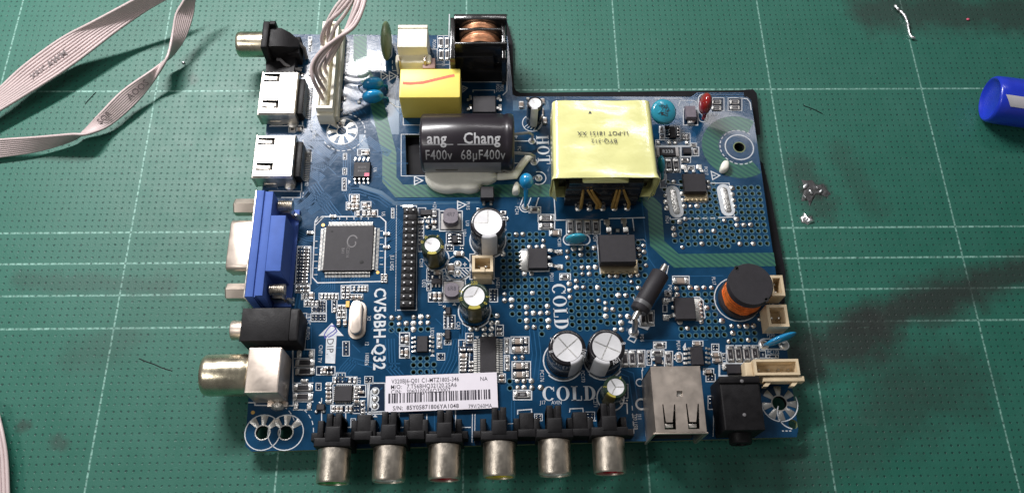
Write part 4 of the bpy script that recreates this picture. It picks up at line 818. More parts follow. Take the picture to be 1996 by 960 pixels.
for px_ in (1187, 1220):
    q = rc(px_ - 5, 441, px_ + 5, 450, .38); m_ = MB(); m_.box(-q[2] / 2, q[2] / 2, -.1, .06, .28, .38, b=.02); part('transistor_lead', m_.mesh('transistor_lead', ['tin']), (q[0], q[1], ZB))

# inductors
def smd_ind(x0, y0, x1, y1, h, txt, base, label):
    x, y, a, b_ = rc(x0, y0, x1, y1, h); r_ = a / 2; m_ = MB(); P_ = []
    for k in range(24):
        t = 2 * PI * k / 24; q = r_ * (1 if abs(math.cos(t)) < .93 else .86); P_.append((q * math.cos(t), min(max(q * math.sin(t) * b_ / a, -b_ / 2 * .94), b_ / 2 * .94)))
    m_.loops([[(px * s_, py * s_, z) for px, py in P_] for s_, z in ((.93, .03), (.98, .08), (1, h - .05), (.95, h))])
    o = part('smd_inductor', m_.mesh('smd_inductor', ['epoxy2'], 40), (x, y, ZB), label=label)
    bx_, by_, ba, bb = rc(*base, .03); m_ = MB(); m_.box(bx_ - x - ba / 2, bx_ - x + ba / 2, by_ - y - bb / 2, by_ - y + bb / 2, .008, .03); sub('base_plate', m_.mesh('base_plate', ['rwhite'], 0), o)
    me_ = textmesh(txt, .2, .0, 0, .75); me_.materials.append(M['ink']); sub('printed_text', me_, o, (0, .03, h + .004), 0)
smd_ind(861, 404, 896, 436, .32, '4R7', (860, 416, 898, 446), 'grey drum inductor marked 4R7'); smd_ind(864, 549, 897, 579, .3, '6R8', (865, 548, 904, 586), 'smaller grey drum inductor beside the green striped capacitor')
def drum():
    t = U(1464, 553, ZB + 1.25); m_ = MB(); R_ = .625
    o = part('drum_inductor', None, (t.x, t.y, ZB), label='tall black drum inductor with orange copper winding') if False else None
    m_.lathe([(.60, .0), (.62, .04), (.62, .16), (.60, .2), (.38, .2)], 36); m_.lathe([(.35, .2), (.35, 1.0)], 24, caps=False); m_.lathe([(.4, 1.0), (R_ - .02, 1.0), (R_, 1.03), (R_, 1.2), (R_ - .03, 1.25), (.02, 1.25)], 40)
    o = part('drum_inductor', m_.mesh('drum_inductor', ['epoxy'], 35), (t.x, t.y, ZB), label='tall black drum inductor with orange copper winding')
    for k, (lay, z0, z1) in enumerate(((.57, .21, .99),)):
        n = 11
        pts = []
        for i in range(n * 26):
            a = 2 * PI * i / 26; z = z0 + .025 + (z1 - z0 - .05) * i / (n * 26); rr = lay - .035 + .014 * math.sin(i * .37) + .012 * math.sin(i * 1.7); pts.append((rr * math.cos(a), rr * math.sin(a), z))
        w_ = MB(); w_.tube(pts, .031, 6); w_.lathe([(lay - .06, z0), (lay - .06, z1)], 24, 1, caps=False); sub('winding', w_.mesh('winding', ['copper_o', 'brown'], 60), o)
    for a in (2.2, -.9):
        m_ = MB(); m_.T = Matrix.Translation((R_ * .93 * math.cos(a), R_ * .93 * math.sin(a), 0)); m_.lathe([(.07, 1.245), (.07, 1.256), (.045, 1.258), (.04, 1.250)], 10); m_.T = Matrix(); sub('notch_rim', m_.mesh('notch_rim', ['dark']), o)
drum()

# electrolytic capacitors
def ecap(px, py, r, h, style, label, cross=4, ang=20, stripe=-60, silver=.78, txt=None):
    t = U(px, py, ZB + h); m_ = MB(); sl_ = {'k': 'sleeve', 'g': 'green_sleeve'}[style]
    m_.lathe([(r * .95, 0), (r, .02), (r, .10), (r * .965, .14), (r, .18), (r, h - .09), (r * .97, h - .03), (r * .9, h), (r * silver, h - .005)], 40, caps=False)
    o = part('electrolytic_capacitor', m_.mesh('electrolytic_capacitor', [sl_], 50), (t.x, t.y, ZB), label=label)
    m_ = MB(); rs = r * silver + .004; g = h - .012; n = 36; c0 = .022
    vs_ = [(0, 0, g - c0)] + [(rs * math.cos(2 * PI * i / n), rs * math.sin(2 * PI * i / n), g) for i in range(n)]
    m_.add(vs_, [[0, 1 + i, 1 + (i + 1) % n] for i in range(n)])
    top = sub('can_top', m_.mesh('can_top', ['alu'], 0), o)
    m_ = MB()
    for k in range(cross):
        a = math.radians(ang + 360 / cross * k); d = Vector((math.cos(a), math.sin(a), 0)); p_ = Vector((-d.y, d.x, 0)) * .014
        q = [Vector((0, 0, g - c0 + .004)) - p_, d * rs * .95 + Vector((0, 0, g + .002)) - p_, d * rs * .95 + Vector((0, 0, g + .002)) + p_, Vector((0, 0, g - c0 + .004)) + p_]
        m_.add(q, [[0, 1, 2, 3]])
    sub('vent_groove', m_.mesh('vent_groove', ['tin'], 0), o)
    m_ = MB(); s0, s1 = math.radians(stripe - 26), math.radians(stripe + 26); e = .004
    m_.lathe([(r + .006, .02), (r + .006, h - .09), (r * .97 + .008, h - .026), (r * .9 + .004, h + .005), (r * silver + .012, h + .003)], 10, 0, s0, s1)
    sub('polarity_stripe', m_.mesh('polarity_stripe', ['light_stripe' if style == 'k' else 'goldd'], 50), o)
    if style == 'g':
        m_ = MB(); m_.lathe([(r * .975 + .008, h - .04), (r * .9 + .006, h + .006), (r * silver + .01, h + .004)], 8, 0, s0, s1)
        for k in range(3): m_.T = Matrix(); 
        sub('gold_band', m_.mesh('gold_band', ['gold'], 0), o)
    for s_, a in (txt or []):
        me_ = textmesh(s_, r * .36, .01, 0, .8); me_.materials.append(M['gold' if style == 'g' else 'grey_print'])
        a = math.radians(a); rr = r * .885
        sub('printed_text', me_, o, (rr * math.cos(a), rr * math.sin(a), h + .004), a - PI / 2)
    return o
ecap(951, 433, .50, 1.25, 'k', 'largest upright black capacitor, with a cross scored silver top', 4, 0, -85, .80, [('16V', 20)])
ecap(842.5, 476, .325, 1.0, 'g', 'green and gold capacitor beside the pin header', 3, 30, -90, .66, [('35', 130), ('47', 165), ('35', -15), ('V', 60)])
ecap(924, 576, .42, 1.1, 'g', 'green and gold capacitor beside the grey 6R8 inductor', 3, 65, -88, .68, [('0', 160), ('16', 195), ('5', -5), ('0', -35), ('220', 90)])
ecap(1106, 676, .50, 1.2, 'k', 'left one of two black capacitors above the lower COLD print', 4, 40, -55, .78, [('5', 150), ('10V', -20), ('8', 195)])
ecap(1183, 674.5, .50, 1.2, 'k', 'right one of two black capacitors above the lower COLD print', 4, 65, -110, .78, [('10V', -60), ('8', 10)])
ecap(1200, 753, .315, .95, 'g', 'small green and gold capacitor above the red lined jack', 3, 0, -120, .72, [('6', 60), ('2', 180)])
ecap(1043, 200.5, .245, 1.0, 'k', 'thin black capacitor left of the yellow transformer', 3, 0, -95, .74)

# big lying capacitor
zc = .62; r_ = .88; c_ = U(912, 279, ZB + zc); xl = U(821, 279, ZB + zc + .3).x; xr = U(1003, 279, ZB + zc + .3).x; Lc = xr - xl
m_ = MB(); m_.T = Matrix.Rotation(PI / 2, 4, 'Y')
prof = [(.3, -Lc / 2), (r_ * .9, -Lc / 2), (r_ * .97, -Lc / 2 + .03), (r_, -Lc / 2 + .09), (r_, Lc / 2 - .38), (r_ * .965, Lc / 2 - .30), (r_, Lc / 2 - .22), (r_, Lc / 2 - .08), (r_ * .95, Lc / 2 - .02), (r_ * .88, Lc / 2)]
m_.lathe(prof, 64); m_.T = Matrix()
BC = part('main_capacitor', m_.mesh('main_capacitor', ['sleeve2'], 50), (c_.x, c_.y, ZB + zc), label='big black capacitor lying on its side, printed 68uF400v')
def wrap(me_, ang, xoff, e=.006):
    for v in me_.vertices:
        a = math.radians(ang) - v.co.y / r_; v.co = Vector((v.co.x + xoff, -(r_ + e) * math.sin(a), (r_ + e) * math.cos(a)))
    return me_
def fine(me_, cuts=.05):
    import bmesh
    bm = bmesh.new(); bm.from_mesh(me_)
    ys = [v.co.y for v in bm.verts]; y = min(ys) + cuts
    while y < max(ys):
        bmesh.ops.bisect_plane(bm, geom=bm.verts[:] + bm.edges[:] + bm.faces[:], plane_co=(0, y, 0), plane_no=(0, 1, 0)); y += cuts
    bm.to_mesh(me_); bm.free(); return me_
for t, px, ang, sz, bold, sx_ in (('Chang', 939, 22, .46, .02, .88), ('ang', 851, 22, .46, .02, .88), ('68µF400v', 941, 54, .44, .004, .72), ('F400v', 854, 54, .44, .004, .72)):
    me_ = fine(textmesh(t, sz, bold, 0, sx_)); me_.materials.append(M['grey_print']); sub('printed_text', wrap(me_, ang, U(px, 279, ZB + zc + .8).x - c_.x), BC)
def band(a0, a1, x0, x1, mt, nm, e=.004):
    g = MB(); n = 10; vs_ = []
    for i in range(n + 1):
        a = math.radians(a0 + (a1 - a0) * i / n)
        for x in (x0, x1): vs_.append((x, -(r_ + e) * math.sin(a), (r_ + e) * math.cos(a)))
    g.add(vs_, [[2 * i, 2 * i + 1, 2 * i + 3, 2 * i + 2][::-1] for i in range(n)]); sub(nm, g.mesh(nm, [mt], 60), BC)
band(70, 112, -Lc / 2 + .1, Lc / 2 - .4, 'grey', 'polarity_stripe'); band(31.5, 34, -Lc / 2 + .12, -.40, 'grey', 'underline', .005); band(31.5, 34, -.28, Lc / 2 - .42, 'grey', 'underline', .005)
band(90, 96, -.95, -.3, 'sleeve', 'dash_mark', .007)
for (p, q, r0) in (((1003, 262), (1037, 275), 0), ((1003, 298), (1041, 316), 0)):
    a = U(*p, ZB + zc - .1); e = Ub(*q); m_ = MB(); m_.tube([Vector(k) - c_ for k in ((a.x - .05, a.y, a.z), (e.x - .12, e.y, a.z - .02), (e.x, e.y, a.z - .15), (e.x, e.y, ZB))], .045, 8); o = sub('lead', m_.mesh('lead', ['steel']), BC)
# lead vector is relative to c_ (which sits at ZB+zc)
# glue
def dome(pts, h, name, z0=0, label=None):
    P_ = [Ub(*p) for p in pts]; cx = sum(p.x for p in P_) / len(P_); cy = sum(p.y for p in P_) / len(P_)
    # smooth outline
    Q = [(p.x - cx, p.y - cy) for p in P_]
    for _ in range(2):
        Q = [q for i in range(len(Q)) for q in ((Q[i][0] * .75 + Q[(i + 1) % len(Q)][0] * .25, Q[i][1] * .75 + Q[(i + 1) % len(Q)][1] * .25), (Q[i][0] * .25 + Q[(i + 1) % len(Q)][0] * .75, Q[i][1] * .25 + Q[(i + 1) % len(Q)][1] * .75))]
    Q = Q[::-1]
    m_ = MB(); m_.loops([[(x * s_, y * s_, z0 + h * z) for x, y in Q] for s_, z in ((1, 0), (1.02, .3), (.96, .65), (.82, .9), (.5, 1), (.1, 1.02))])
    return part(name, m_.mesh(name, ['glue'], 80), (cx, cy, ZB), label=label)
dome([(829, 345), (833, 362), (848, 374), (872, 379), (896, 375), (915, 379), (936, 374), (938, 361), (955, 361), (970, 352), (968, 336), (900, 322), (836, 322)], .30, 'glue_blob', label='cream glue pooled along the lower side of the big capacitor')
g = MB(); P_ = [Ub(*p) for p in ((940, 344), (975, 345), (1004, 343), (1012, 330), (1022, 316), (1034, 304))]; cg = P_[2]
g.T = Matrix.Diagonal((1, 1, .55, 1)); g.tube([(p.x - cg.x, p.y - cg.y, .1) for p in P_], [.15, .14, .14, .12, .12, .11], 10); g.T = Matrix(); part('glue_bead', g.mesh('glue_bead', ['glue'], 80), (cg.x, cg.y, ZB), label='white glue bead bending up to the capacitor lead')
dome([(997, 378), (1003, 382), (1013, 380), (1013, 365), (1008, 358), (1001, 364)], .28, 'glue_blob'); dome([(1401, 336), (1409, 339), (1419, 334), (1420, 318), (1410, 316), (1404, 322)], .22, 'glue_blob')

# yellow film capacitor
x, y, a, b_ = rc(779, 134, 897, 190, 1.15); m_ = MB(); m_.box(-a / 2, a / 2, -b_ / 2, b_ / 2, .02, 1.15, b=.03, r=.04)
FC = part('film_capacitor', m_.mesh('film_capacitor', ['yellow'], 30), (x, y, ZB), label='yellow box capacitor with a red pen stroke on top')
m_ = MB(); Q = [U(px, py, ZB + 1.15) for px, py in ((785, 162), (800, 163), (825, 161), (850, 155), (875, 149), (886, 147))]; m_.strip([(p.x - x, p.y - y) for p in Q], .10, 1.153); sub('pen_stroke', m_.mesh('pen_stroke', ['red_ink'], 0), FC)
# choke
def choke():
    H = 1.75; x, y, a, b_ = rc(876, 28, 988, 112, 1.6); m_ = MB()
    c0 = Vector((x, y, ZB))
    def bx(name, x0, y0, x1, y1, z0, z1, mt='black_gloss', bev=.03, par=None):
        cx, cy, aa, bb = rc(x0, y0, x1, y1, z1); q = MB(); q.box(cx - x - aa / 2, cx - x + aa / 2, cy - y - bb / 2, cy - y + bb / 2, z0, z1, b=bev)
        me_ = q.mesh(name, [mt], 30)
        return part(name, me_, (x, y, ZB), label='black common mode choke with two copper coils, at the top edge') if par is None else sub(name, me_, par)
    o = bx('common_mode_choke', 877, 34, 887, 114, .1, 1.55)
    bx('frame_side', 978, 34, 986, 114, .1, 1.5, par=o); bx('flange', 885, 27, 988, 38, .15, 1.7, par=o); bx('flange', 895, 54, 978, 59, .2, 1.65, par=o); bx('flange', 887, 81, 989, 86, .1, 1.7, par=o); bx('frame_front', 880, 104, 962, 112, .1, 1.2, par=o)
    bx('base', 900, 110, 988, 140, .0, .55, par=o, mt='black')
    for (y0, y1) in ((39, 53), (60, 80)):
        cc = U(935, (y0 + y1) / 2, ZB + 1.6); ya = U(935, y0, ZB + 1.6).y - y; yb = U(935, y1, ZB + 1.6).y - y
        w_ = MB(); pts = []; n = 10
        for i in range(n * 24):
            t = 2 * PI * i / 24; yy = ya + .02 + (yb - ya - .04) * i / (n * 24); rr = .64 + .012 * math.sin(i * .31); pts.append((cc.x - x + rr * .98 * math.cos(t), yy, .97 + rr * math.sin(t)))
        w_.tube(pts, .022, 5); w_.T = Matrix.Translation((cc.x - x, ya, .97)) @ Matrix.Rotation(PI / 2, 4, 'X'); w_.lathe([(.625, 0), (.625, abs(yb - ya))], 40, caps=False); w_.T = Matrix(); sub('coil', w_.mesh('coil', ['copper'], 60), o)
    m_ = MB(); q = rc(976, 120, 986, 128, .6); m_.box(-.08, .08, -.06, .06, .5, .62, b=.02); sub('pin', m_.mesh('pin', ['tin']), o, (q[0] - x, q[1] - y, 0))
choke()

# transformer
def transformer():
    h = 1.6; x, y, a, b_ = rc(1078, 196, 1276, 346, h)
    # taped loop: rounded rectangle in XZ swept along Y
    m_ = MB(); z0, z1 = .38, h; n = 5
    def rr(i, yy, flare=0.):
        q = .16 - i; A = a / 2 - i + flare; Q = []
        for cx, cz, st in ((A - q, z0 + i + q, -90), (A - q, z1 - i - q, 0), (-A + q, z1 - i - q, 90), (-A + q, z0 + i + q, 180)):
            for k in range(n): an = math.radians(st + 90 * k / (n - 1)); Q.append((cx + q * math.cos(an), yy, cz + q * math.sin(an)))
            nxt = {-90: (A, z0 + i + q, A, z1 - i - q), 0: (A - q, z1 - i, -A + q, z1 - i), 90: (-A, z1 - i - q, -A, z0 + i + q), 180: (-A + q, z0 + i, A - q, z0 + i)}[st]; nn = 12 if st == 0 else 3
            for k in range(1, nn):
                f = k / nn; X_ = nxt[0] + (nxt[2] - nxt[0]) * f; Z_ = nxt[1] + (nxt[3] - nxt[1]) * f
                if st == 0: Z_ += .012 * math.sin(X_ * 2.1 + yy * 3.3) + .010 * math.sin(X_ * 5.3 - yy * 4.1 + 1) + .016 * max(0, math.sin(yy * 9 + .6 * math.sin(X_ * 2))) ** 4
                else: X_ += .014 * math.sin(yy * 5 + Z_ * 6)
                Q.append((X_, yy, Z_))
        return Q
    L_ = [rr(.04, b_ / 2 - .25), rr(.03, b_ / 2 + .01, -.02), rr(0, b_ / 2, -.02)] + [rr(0, b_ / 2 - .1 - (b_ - .3) * k / 14, -.02 + .04 * k / 14) for k in range(15)] + [rr(-.0, -b_ / 2 + .12, .04), rr(-.0, -b_ / 2, .09), rr(.03, -b_ / 2 - .005, .09), rr(.05, -b_ / 2 + .25, .03)]
    m_.loops(L_, 0, False, False)
    T = part('transformer', m_.mesh('transformer', ['tape'], 50), (x, y, ZB), label='large transformer wrapped in bright yellow tape')
    m_ = MB(); m_.box(-a / 2 + .2, a / 2 - .12, -b_ / 2 + .35, b_ / 2 - .1, .35, h - .06, b=.03); m_.box(-a / 2 + .45, a / 2 - .35, -b_ / 2 - .02, b_ / 2 - .2, .2, h - .32, b=.03); sub('core', m_.mesh('core', ['black_gloss'], 30), T)
    m_ = MB(); m_.T = Matrix.Translation((.02, -b_ / 2 + .30, h - .55)) @ Matrix.Rotation(PI / 2, 4, 'X') @ Matrix.Diagonal((1.3, .75, 1, 1)); m_.lathe([(.6, 0), (.6, .28), (.57, .3)], 30); m_.T = Matrix(); sub('inner_tape', m_.mesh('inner_tape', ['tape']), T)
    # bobbin flange and terminal block in front
    fx, fy, fa, fb = rc(1103, 360, 1247, 374, .95); m_ = MB(); m_.box(fx - x - fa / 2, fx - x + fa / 2, fy - y - .05, fy - y + .35, .5, 1.0, b=.03)
    m_.box(fx - x - fa / 2 + .0, fx - x + fa / 2, fy - y - .12, fy - y + .3, .06, .52, b=.02); sub('bobbin', m_.mesh('bobbin', ['black_gloss'], 30), T)
    fr = fy - .14
    for px in (1128, 1150, 1176, 1199, 1224):
        q = U(px, 404, ZB + .15); m_ = MB(); m_.T = Matrix.Translation((q.x - x, fr - y - .04, 0)); m_.lathe([(.10, 0), (.10, .02), (.05, .05), (.045, .2)], 10); m_.T = Matrix(); sub('pin', m_.mesh('pin', ['solder']), T)
    for (xa, xb, nn) in ((1137, 1133, 1), (1146, 1164, 2), (1153, 1170, 2), (1203, 1195, 2), (1209, 1201, 2), (1216, 1226, 1)):
        m_ = MB(); A = U(xa, 372, ZB + .98); B = U(xb, 408, ZB + .25)
        m_.tube([(A.x - x, fy - y - .07, .97), (A.x * .6 + B.x * .4 - x, fr - y + .01, .7), (B.x - x, fr - y - .06, .35), (B.x - x, fr - y - .10, .14)], [.035, .045, .055, .05], 8); sub('coil_lead', m_.mesh('coil_lead', ['lead_gold']), T)
    for t, px, py, s_ in (('BYQ-312', 1177, 272, .2), ('LI-POT 18151 XX', 1175, 263, .2)):
        q = U(px, py, ZB + h); me_ = textmesh(t, .20, 0, 0, .95); me_.materials.append(M['silk_dark']); sub('printed_text', me_, T, (q.x - x, q.y - y + (.04 if py < 270 else -.06), h + .040), PI)
    m_ = MB(); q = U(1150, 221, ZB + h); m_.add([(q.x - x - .05, q.y - y - .03, h + .03), (q.x - x + .05, q.y - y - .03, h + .03), (q.x - x, q.y - y + .08, h + .03)], [[0, 1, 2]]); sub('ink_mark', m_.mesh('ink_mark', ['silk_dark'], 0), T)
    # pleats of tape pulled over the front corners
    for s_ in (-1, 1):
        m_ = MB(); X0 = s_ * (a / 2 + .03); m_.add([(X0, -b_ / 2 + .02, z1 - .1), (X0, -b_ / 2 + .02, z0 + .05), (X0 - s_ * .16, -b_ / 2 - .14, z0 + .02), (X0 - s_ * .06, -b_ / 2 - .12, z1 - .35)], [[0, 1, 2, 3] if s_ > 0 else [3, 2, 1, 0]]); sub('tape_fold', m_.mesh('tape_fold', ['tape'], 0), T)
transformer()

# ceramic and film caps
def ceramic(name, px, py, z, rx, ry, rz, rot, mt, leads, label, n=20):
    c_ = U(px, py, ZB + z); R_ = Matrix.Rotation(math.radians(rot[2]), 3, 'Z') @ Matrix.Rotation(math.radians(rot[1]), 3, 'Y') @ Matrix.Rotation(math.radians(rot[0]), 3, 'X')
    m_ = MB(); m_.ell((0, 0, z), rx, ry, rz, n, 12, R=R_); o = part(name, m_.mesh(name, [mt], 80), (c_.x, c_.y, ZB), label=label)
    for (qx, qy, mt2, rad) in leads:
        e = Ub(qx, qy) - Vector((c_.x, c_.y, ZB)); s_ = Vector((e.x * .25, e.y * .25, z * .75)); m_ = MB(); m_.tube([s_, Vector((e.x * .8, e.y * .8, z * .45)), Vector((e.x, e.y, .12)), e], [rad * 1.6, rad * 1.1, rad, rad], 8); sub('lead', m_.mesh('lead', [mt2], 60), o)
    return o
ceramic('ceramic_capacitor', 727, 164, .5, .34, .19, .27, (0, 0, 12), 'blue_cer', [(754, 172, 'blue_cer', .04), (700, 172, 'steel', .02)], 'upper of two blue bean capacitors left of the yellow box')
ceramic('ceramic_capacitor', 727, 188, .45, .34, .19, .27, (0, 0, 8), 'blue_cer', [(756, 195, 'blue_cer', .04), (702, 198, 'steel', .02)], 'lower of two blue bean capacitors left of the yellow box')
ceramic('ceramic_capacitor', 1026, 353, .75, .21, .24, .26, (0, 0, 0), 'blue_cer', [(1024, 403, 'blue_cer', .05), (1048, 348, 'steel', .02)], 'blue teardrop capacitor left of the yellow transformer')
ceramic('ceramic_capacitor', 1123, 465, .3, .32, .12, .3, (0, 0, 4), 'cyan_cer', [], 'flat blue capacitor beneath the transformer')
ceramic('ceramic_capacitor', 1289, 320, .45, .10, .26, .3, (0, 0, 6), 'cyan_cer', [(1290, 348, 'cyan_cer', .04)], 'blue capacitor half hidden by the transformer')
ceramic('ceramic_capacitor', 1522, 660, .40, .46, .10, .30, (0, -14, 18), 'blue_cer', [(1490, 672, 'blue_cer', .04)], 'blue disc capacitor leaning over the right edge')
ceramic('varistor', 753, 80, .62, .17, .64, .58, (0, 0, 0), 'mov', [(752, 113, 'mov', .04)], 'olive green disc varistor standing on edge')
ceramic('red_capacitor', 1375, 202, .62, .20, .33, .42, (14, 0, -6), 'red', [(1371, 231, 'red', .06)], 'glossy red dipped capacitor at the upper right')
q = U(1295, 214, ZB + .75); m_ = MB(); m_.T = Matrix.Translation((0, 0, .62)) @ Matrix.Rotation(math.radians(18), 4, 'X') @ Matrix.Rotation(math.radians(10), 4, 'Y'); m_.lathe([(.1, -.14), (.32, -.13), (.385, -.07), (.405, 0), (.38, .07), (.33, .11), (.02, .125)], 36)
DC = part('disc_capacitor', (m_.mesh('disc_capacitor', ['cyan_cer'], 60)), (q.x, q.y, ZB), label='round blue disc capacitor lying beside the transformer')
for t, dx, dy, rz_ in (('2KV', .06, .10, -60), ('332', .03, -.06, -100), ('M', -.1, -.08, -80), ('JEC', -.08, .12, -60)):
    me_ = textmesh(t, .16, .008, 0, .8); me_.materials.append(M['silk_dark']); me_.transform(Matrix.Translation((0, 0, .62)) @ Matrix.Rotation(math.radians(18), 4, 'X') @ Matrix.Rotation(math.radians(10), 4, 'Y') @ Matrix.Translation((dx, dy, .130)) @ Matrix.Rotation(math.radians(rz_), 4, 'Z')); sub('printed_text', me_, DC)
m_ = MB(); a = U(1272, 226, ZB + .5) - Vector((q.x, q.y, ZB)); m_.tube([a, Vector((-.18, -.10, .73)), Vector((-.02, .05, .74))], [.03, .045, .03], 8); sub('lead', m_.mesh('lead', ['cyan_cer']), DC)

# diode
A = U(1236, 645, ZB + .05); B1 = U(1245, 606, ZB + .55); B2 = U(1288, 532, ZB + .62); E_ = U(1299, 510, ZB + .5)
c_ = (B1 + B2) / 2; c_.z = ZB; m_ = MB(); d = (B2 - B1).normalized(); Bs = [B1, B1 + d * .03, B2 - d * .03, B2]
m_.tube([p - c_ for p in Bs], [.235, .26, .26, .235], 28); DI = part('rectifier_diode', m_.mesh('rectifier_diode', ['epoxy'], 40), c_, label='black barrel diode slanting over the board on thick leads')
m_ = MB(); m_.tube([B1 + d * .16 - c_, B1 + d * .28 - c_], .265, 28); M['dband'] = mat('grey_band', (.10, .10, .105), .45); sub('cathode_band', m_.mesh('cathode_band', ['dband'], 40), DI)
m_ = MB(); m_.tube([B1 - c_, B1 - d * .25 - c_, A + Vector((0, .15, .35)) - c_, A + Vector((0, 0, .15)) - c_, A - c_ - Vector((0, 0, .05))], .085, 10); sub('lead', m_.mesh('lead', ['steel']), DI)
m_ = MB(); m_.tube([B2 - c_, B2 + d * .08 - c_, B2 + d * .25 - c_, B2 + d * .34 - Vector((0, 0, .1)) - c_], [.12, .10, .09, .03], 10); sub('lead', m_.mesh('lead', ['steel']), DI)

# R330 resistor
o, x, y, a, b_ = ic('current_resistor', 1286, 287, 1317, 304, .07, 'wide black resistor marked R330', dot=False)
me_ = textmesh('R330', .17, .005, 0, .9); me_.materials.append(M['silk']); sub('printed_text', me_, o, (0, 0, .074))
for s_ in (-1, 1):
    m_ = MB(); m_.box(s_ * (a / 2 + .05) - .045, s_ * (a / 2 + .05) + .045, -b_ / 2, b_ / 2, .0, .075, b=.01); sub('terminal', m_.mesh('terminal', ['rwhite']), o)

# crystal
x, y, a, b_ = rc(682, 584, 705, 649, .35)
def stp(a_, b2, i=0):
    r = a_ / 2 - i; Q = []
    for k in range(9): t = PI * k / 8; Q.append((r * math.cos(t), (b2 / 2 - a_ / 2) + r * math.sin(t)))
    for k in range(9): t = PI + PI * k / 8; Q.append((r * math.cos(t), -(b2 / 2 - a_ / 2) + r * math.sin(t)))
    return Q
m_ = MB(); m_.loops([[(px, py, z) for px, py in stp(a, b_, i)] for i, z in ((-.0, .04), (0, .31), (.01, .34), (.04, .35))])
CR = part('crystal', m_.mesh('crystal', ['nickel'], 40), (x, y, ZB), label='silver oval crystal can')
m_ = MB(); m_.loops([[(px, py, z) for px, py in stp(a + .16, b_ + .14, i)] for i, z in ((0, .01), (0, .05), (.02, .06))]); sub('rim', m_.mesh('rim', ['nickel'], 40), CR)
m_ = MB(); m_.box(-.05, .05, -.09, .09, 0, .05); q = Ub(678, 593); part('foam_pad', m_.mesh('foam_pad', ['orange_dot'], 0), (q.x, q.y, ZB))

# pin header
x, y, a, b_ = rc(783, 404, 810, 598, .25); m_ = MB(); n = 15; pt = b_ / n
for k in range(n): m_.box(-a / 2, a / 2, -b_ / 2 + k * pt + .003, -b_ / 2 + (k + 1) * pt - .003, 0, .25, b=.018)
m_.box(-a / 2 + .02, a / 2 - .02, -b_ / 2 + .01, b_ / 2 - .01, 0, .22)
PH = part('pin_header', m_.mesh('pin_header', ['black'], 30), (x, y, ZB), label='long black two row pin header')
pm = MB(); pm.box(-.024, .024, -.024, .024, .2, .31, b=.014); pmm = pm.mesh('pin', ['alu'], 0)
for k in range(n):
    for s_ in (-1, 1):
        if k == 1 and s_ == 1 or k == n - 1 and s_ == 1 and False: continue
        sub('pin', pmm, PH, (s_ * .095, b_ / 2 - (k + .5) * pt, 0))
m_ = MB(); q = rc(783, 399, 807, 405, .1); m_.box(-q[2] / 2 + .03, q[2] / 2 - .03, -.04, .04, .0, .12); part('header_end_pad', m_.mesh('header_end_pad', ['solder'], 0), (q[0], q[1], ZB))

# ---- connectors
def open_box(x0, y0, x1, y1, h, wall=.1, floor=.15, mt='beige', name='socket', label=None, npin=2, pinr=.03, pinh=.4, extra=None, inner='beige', vert=False):
    x, y, a, b_ = rc(x0, y0, x1, y1, h); m_ = MB()
    O = [(-a / 2, -b_ / 2), (a / 2, -b_ / 2), (a / 2, b_ / 2), (-a / 2, b_ / 2)]; I = [(-a / 2 + wall, -b_ / 2 + wall), (a / 2 - wall, -b_ / 2 + wall), (a / 2 - wall, b_ / 2 - wall), (-a / 2 + wall, b_ / 2 - wall)]
    m_.loops([[(*p, 0) for p in O], [(*p, h) for p in O], [(*p, h) for p in I], [(*p, floor) for p in I]], 0, False, True)
    if extra: extra(m_, a, b_)
    o = part(name, m_.mesh(name, [mt], 30), (x, y, ZB), label=label)
    for k in range(npin):
        q = MB(); f = ((k + .5) / npin - .5); px = f * (a - 2 * wall) if not vert else 0; py = 0 if not vert else f * (b_ - 2 * wall)
        q.box(-pinr, pinr, -pinr, pinr, floor - .01, pinh, b=.01); sub('pin', q.mesh('pin', ['tin'], 0), o, (px, py, 0))
    return o
def ex1(m_, a, b_):
    m_.box(-a / 2 + .04, a / 2 - .04, -b_ / 2 - .14, -b_ / 2 + .001, 0, .42, b=.02); m_.box(-.06, .06, -b_ / 2 - .02, -b_ / 2 + .12, .1, .66)
open_box(920, 497, 961, 529, .62, .08, .2, 'beige', 'wire_socket', 'cream two pin socket between two upright capacitors', 2, extra=ex1)
open_box(1502, 536, 1528, 576, .62, .08, .15, 'beige', 'wire_socket', 'cream socket partly behind the copper inductor', 2, vert=True)
open_box(1496, 593, 1536, 636, .62, .08, .15, 'beige', 'wire_socket', 'cream two pin socket below the copper inductor', 2)
def ex2(m_, a, b_):
    m_.box(-a / 2 + .22, a / 2 + .12, -b_ / 2 - .16, -b_ / 2 - .02, .25, .55, b=.02)
    for px in (-a / 2 + .32, a / 2 - .18): m_.prism([(px - .1, -b_ / 2 - .28), (px + .02, -b_ / 2 - .28), (px + .16, -b_ / 2 - .14), (px, -b_ / 2 - .14)], .3, .5)
    m_.box(-a / 2 - .22, -a / 2 + .001, -b_ / 2 - .0, b_ / 2 - .04, 0, .5, b=.05)
open_box(1470, 699, 1558, 730, .62, .07, .18, 'beige', 'wire_socket', 'wide cream four pin socket at the right edge', 4, .025, .35, extra=ex2)
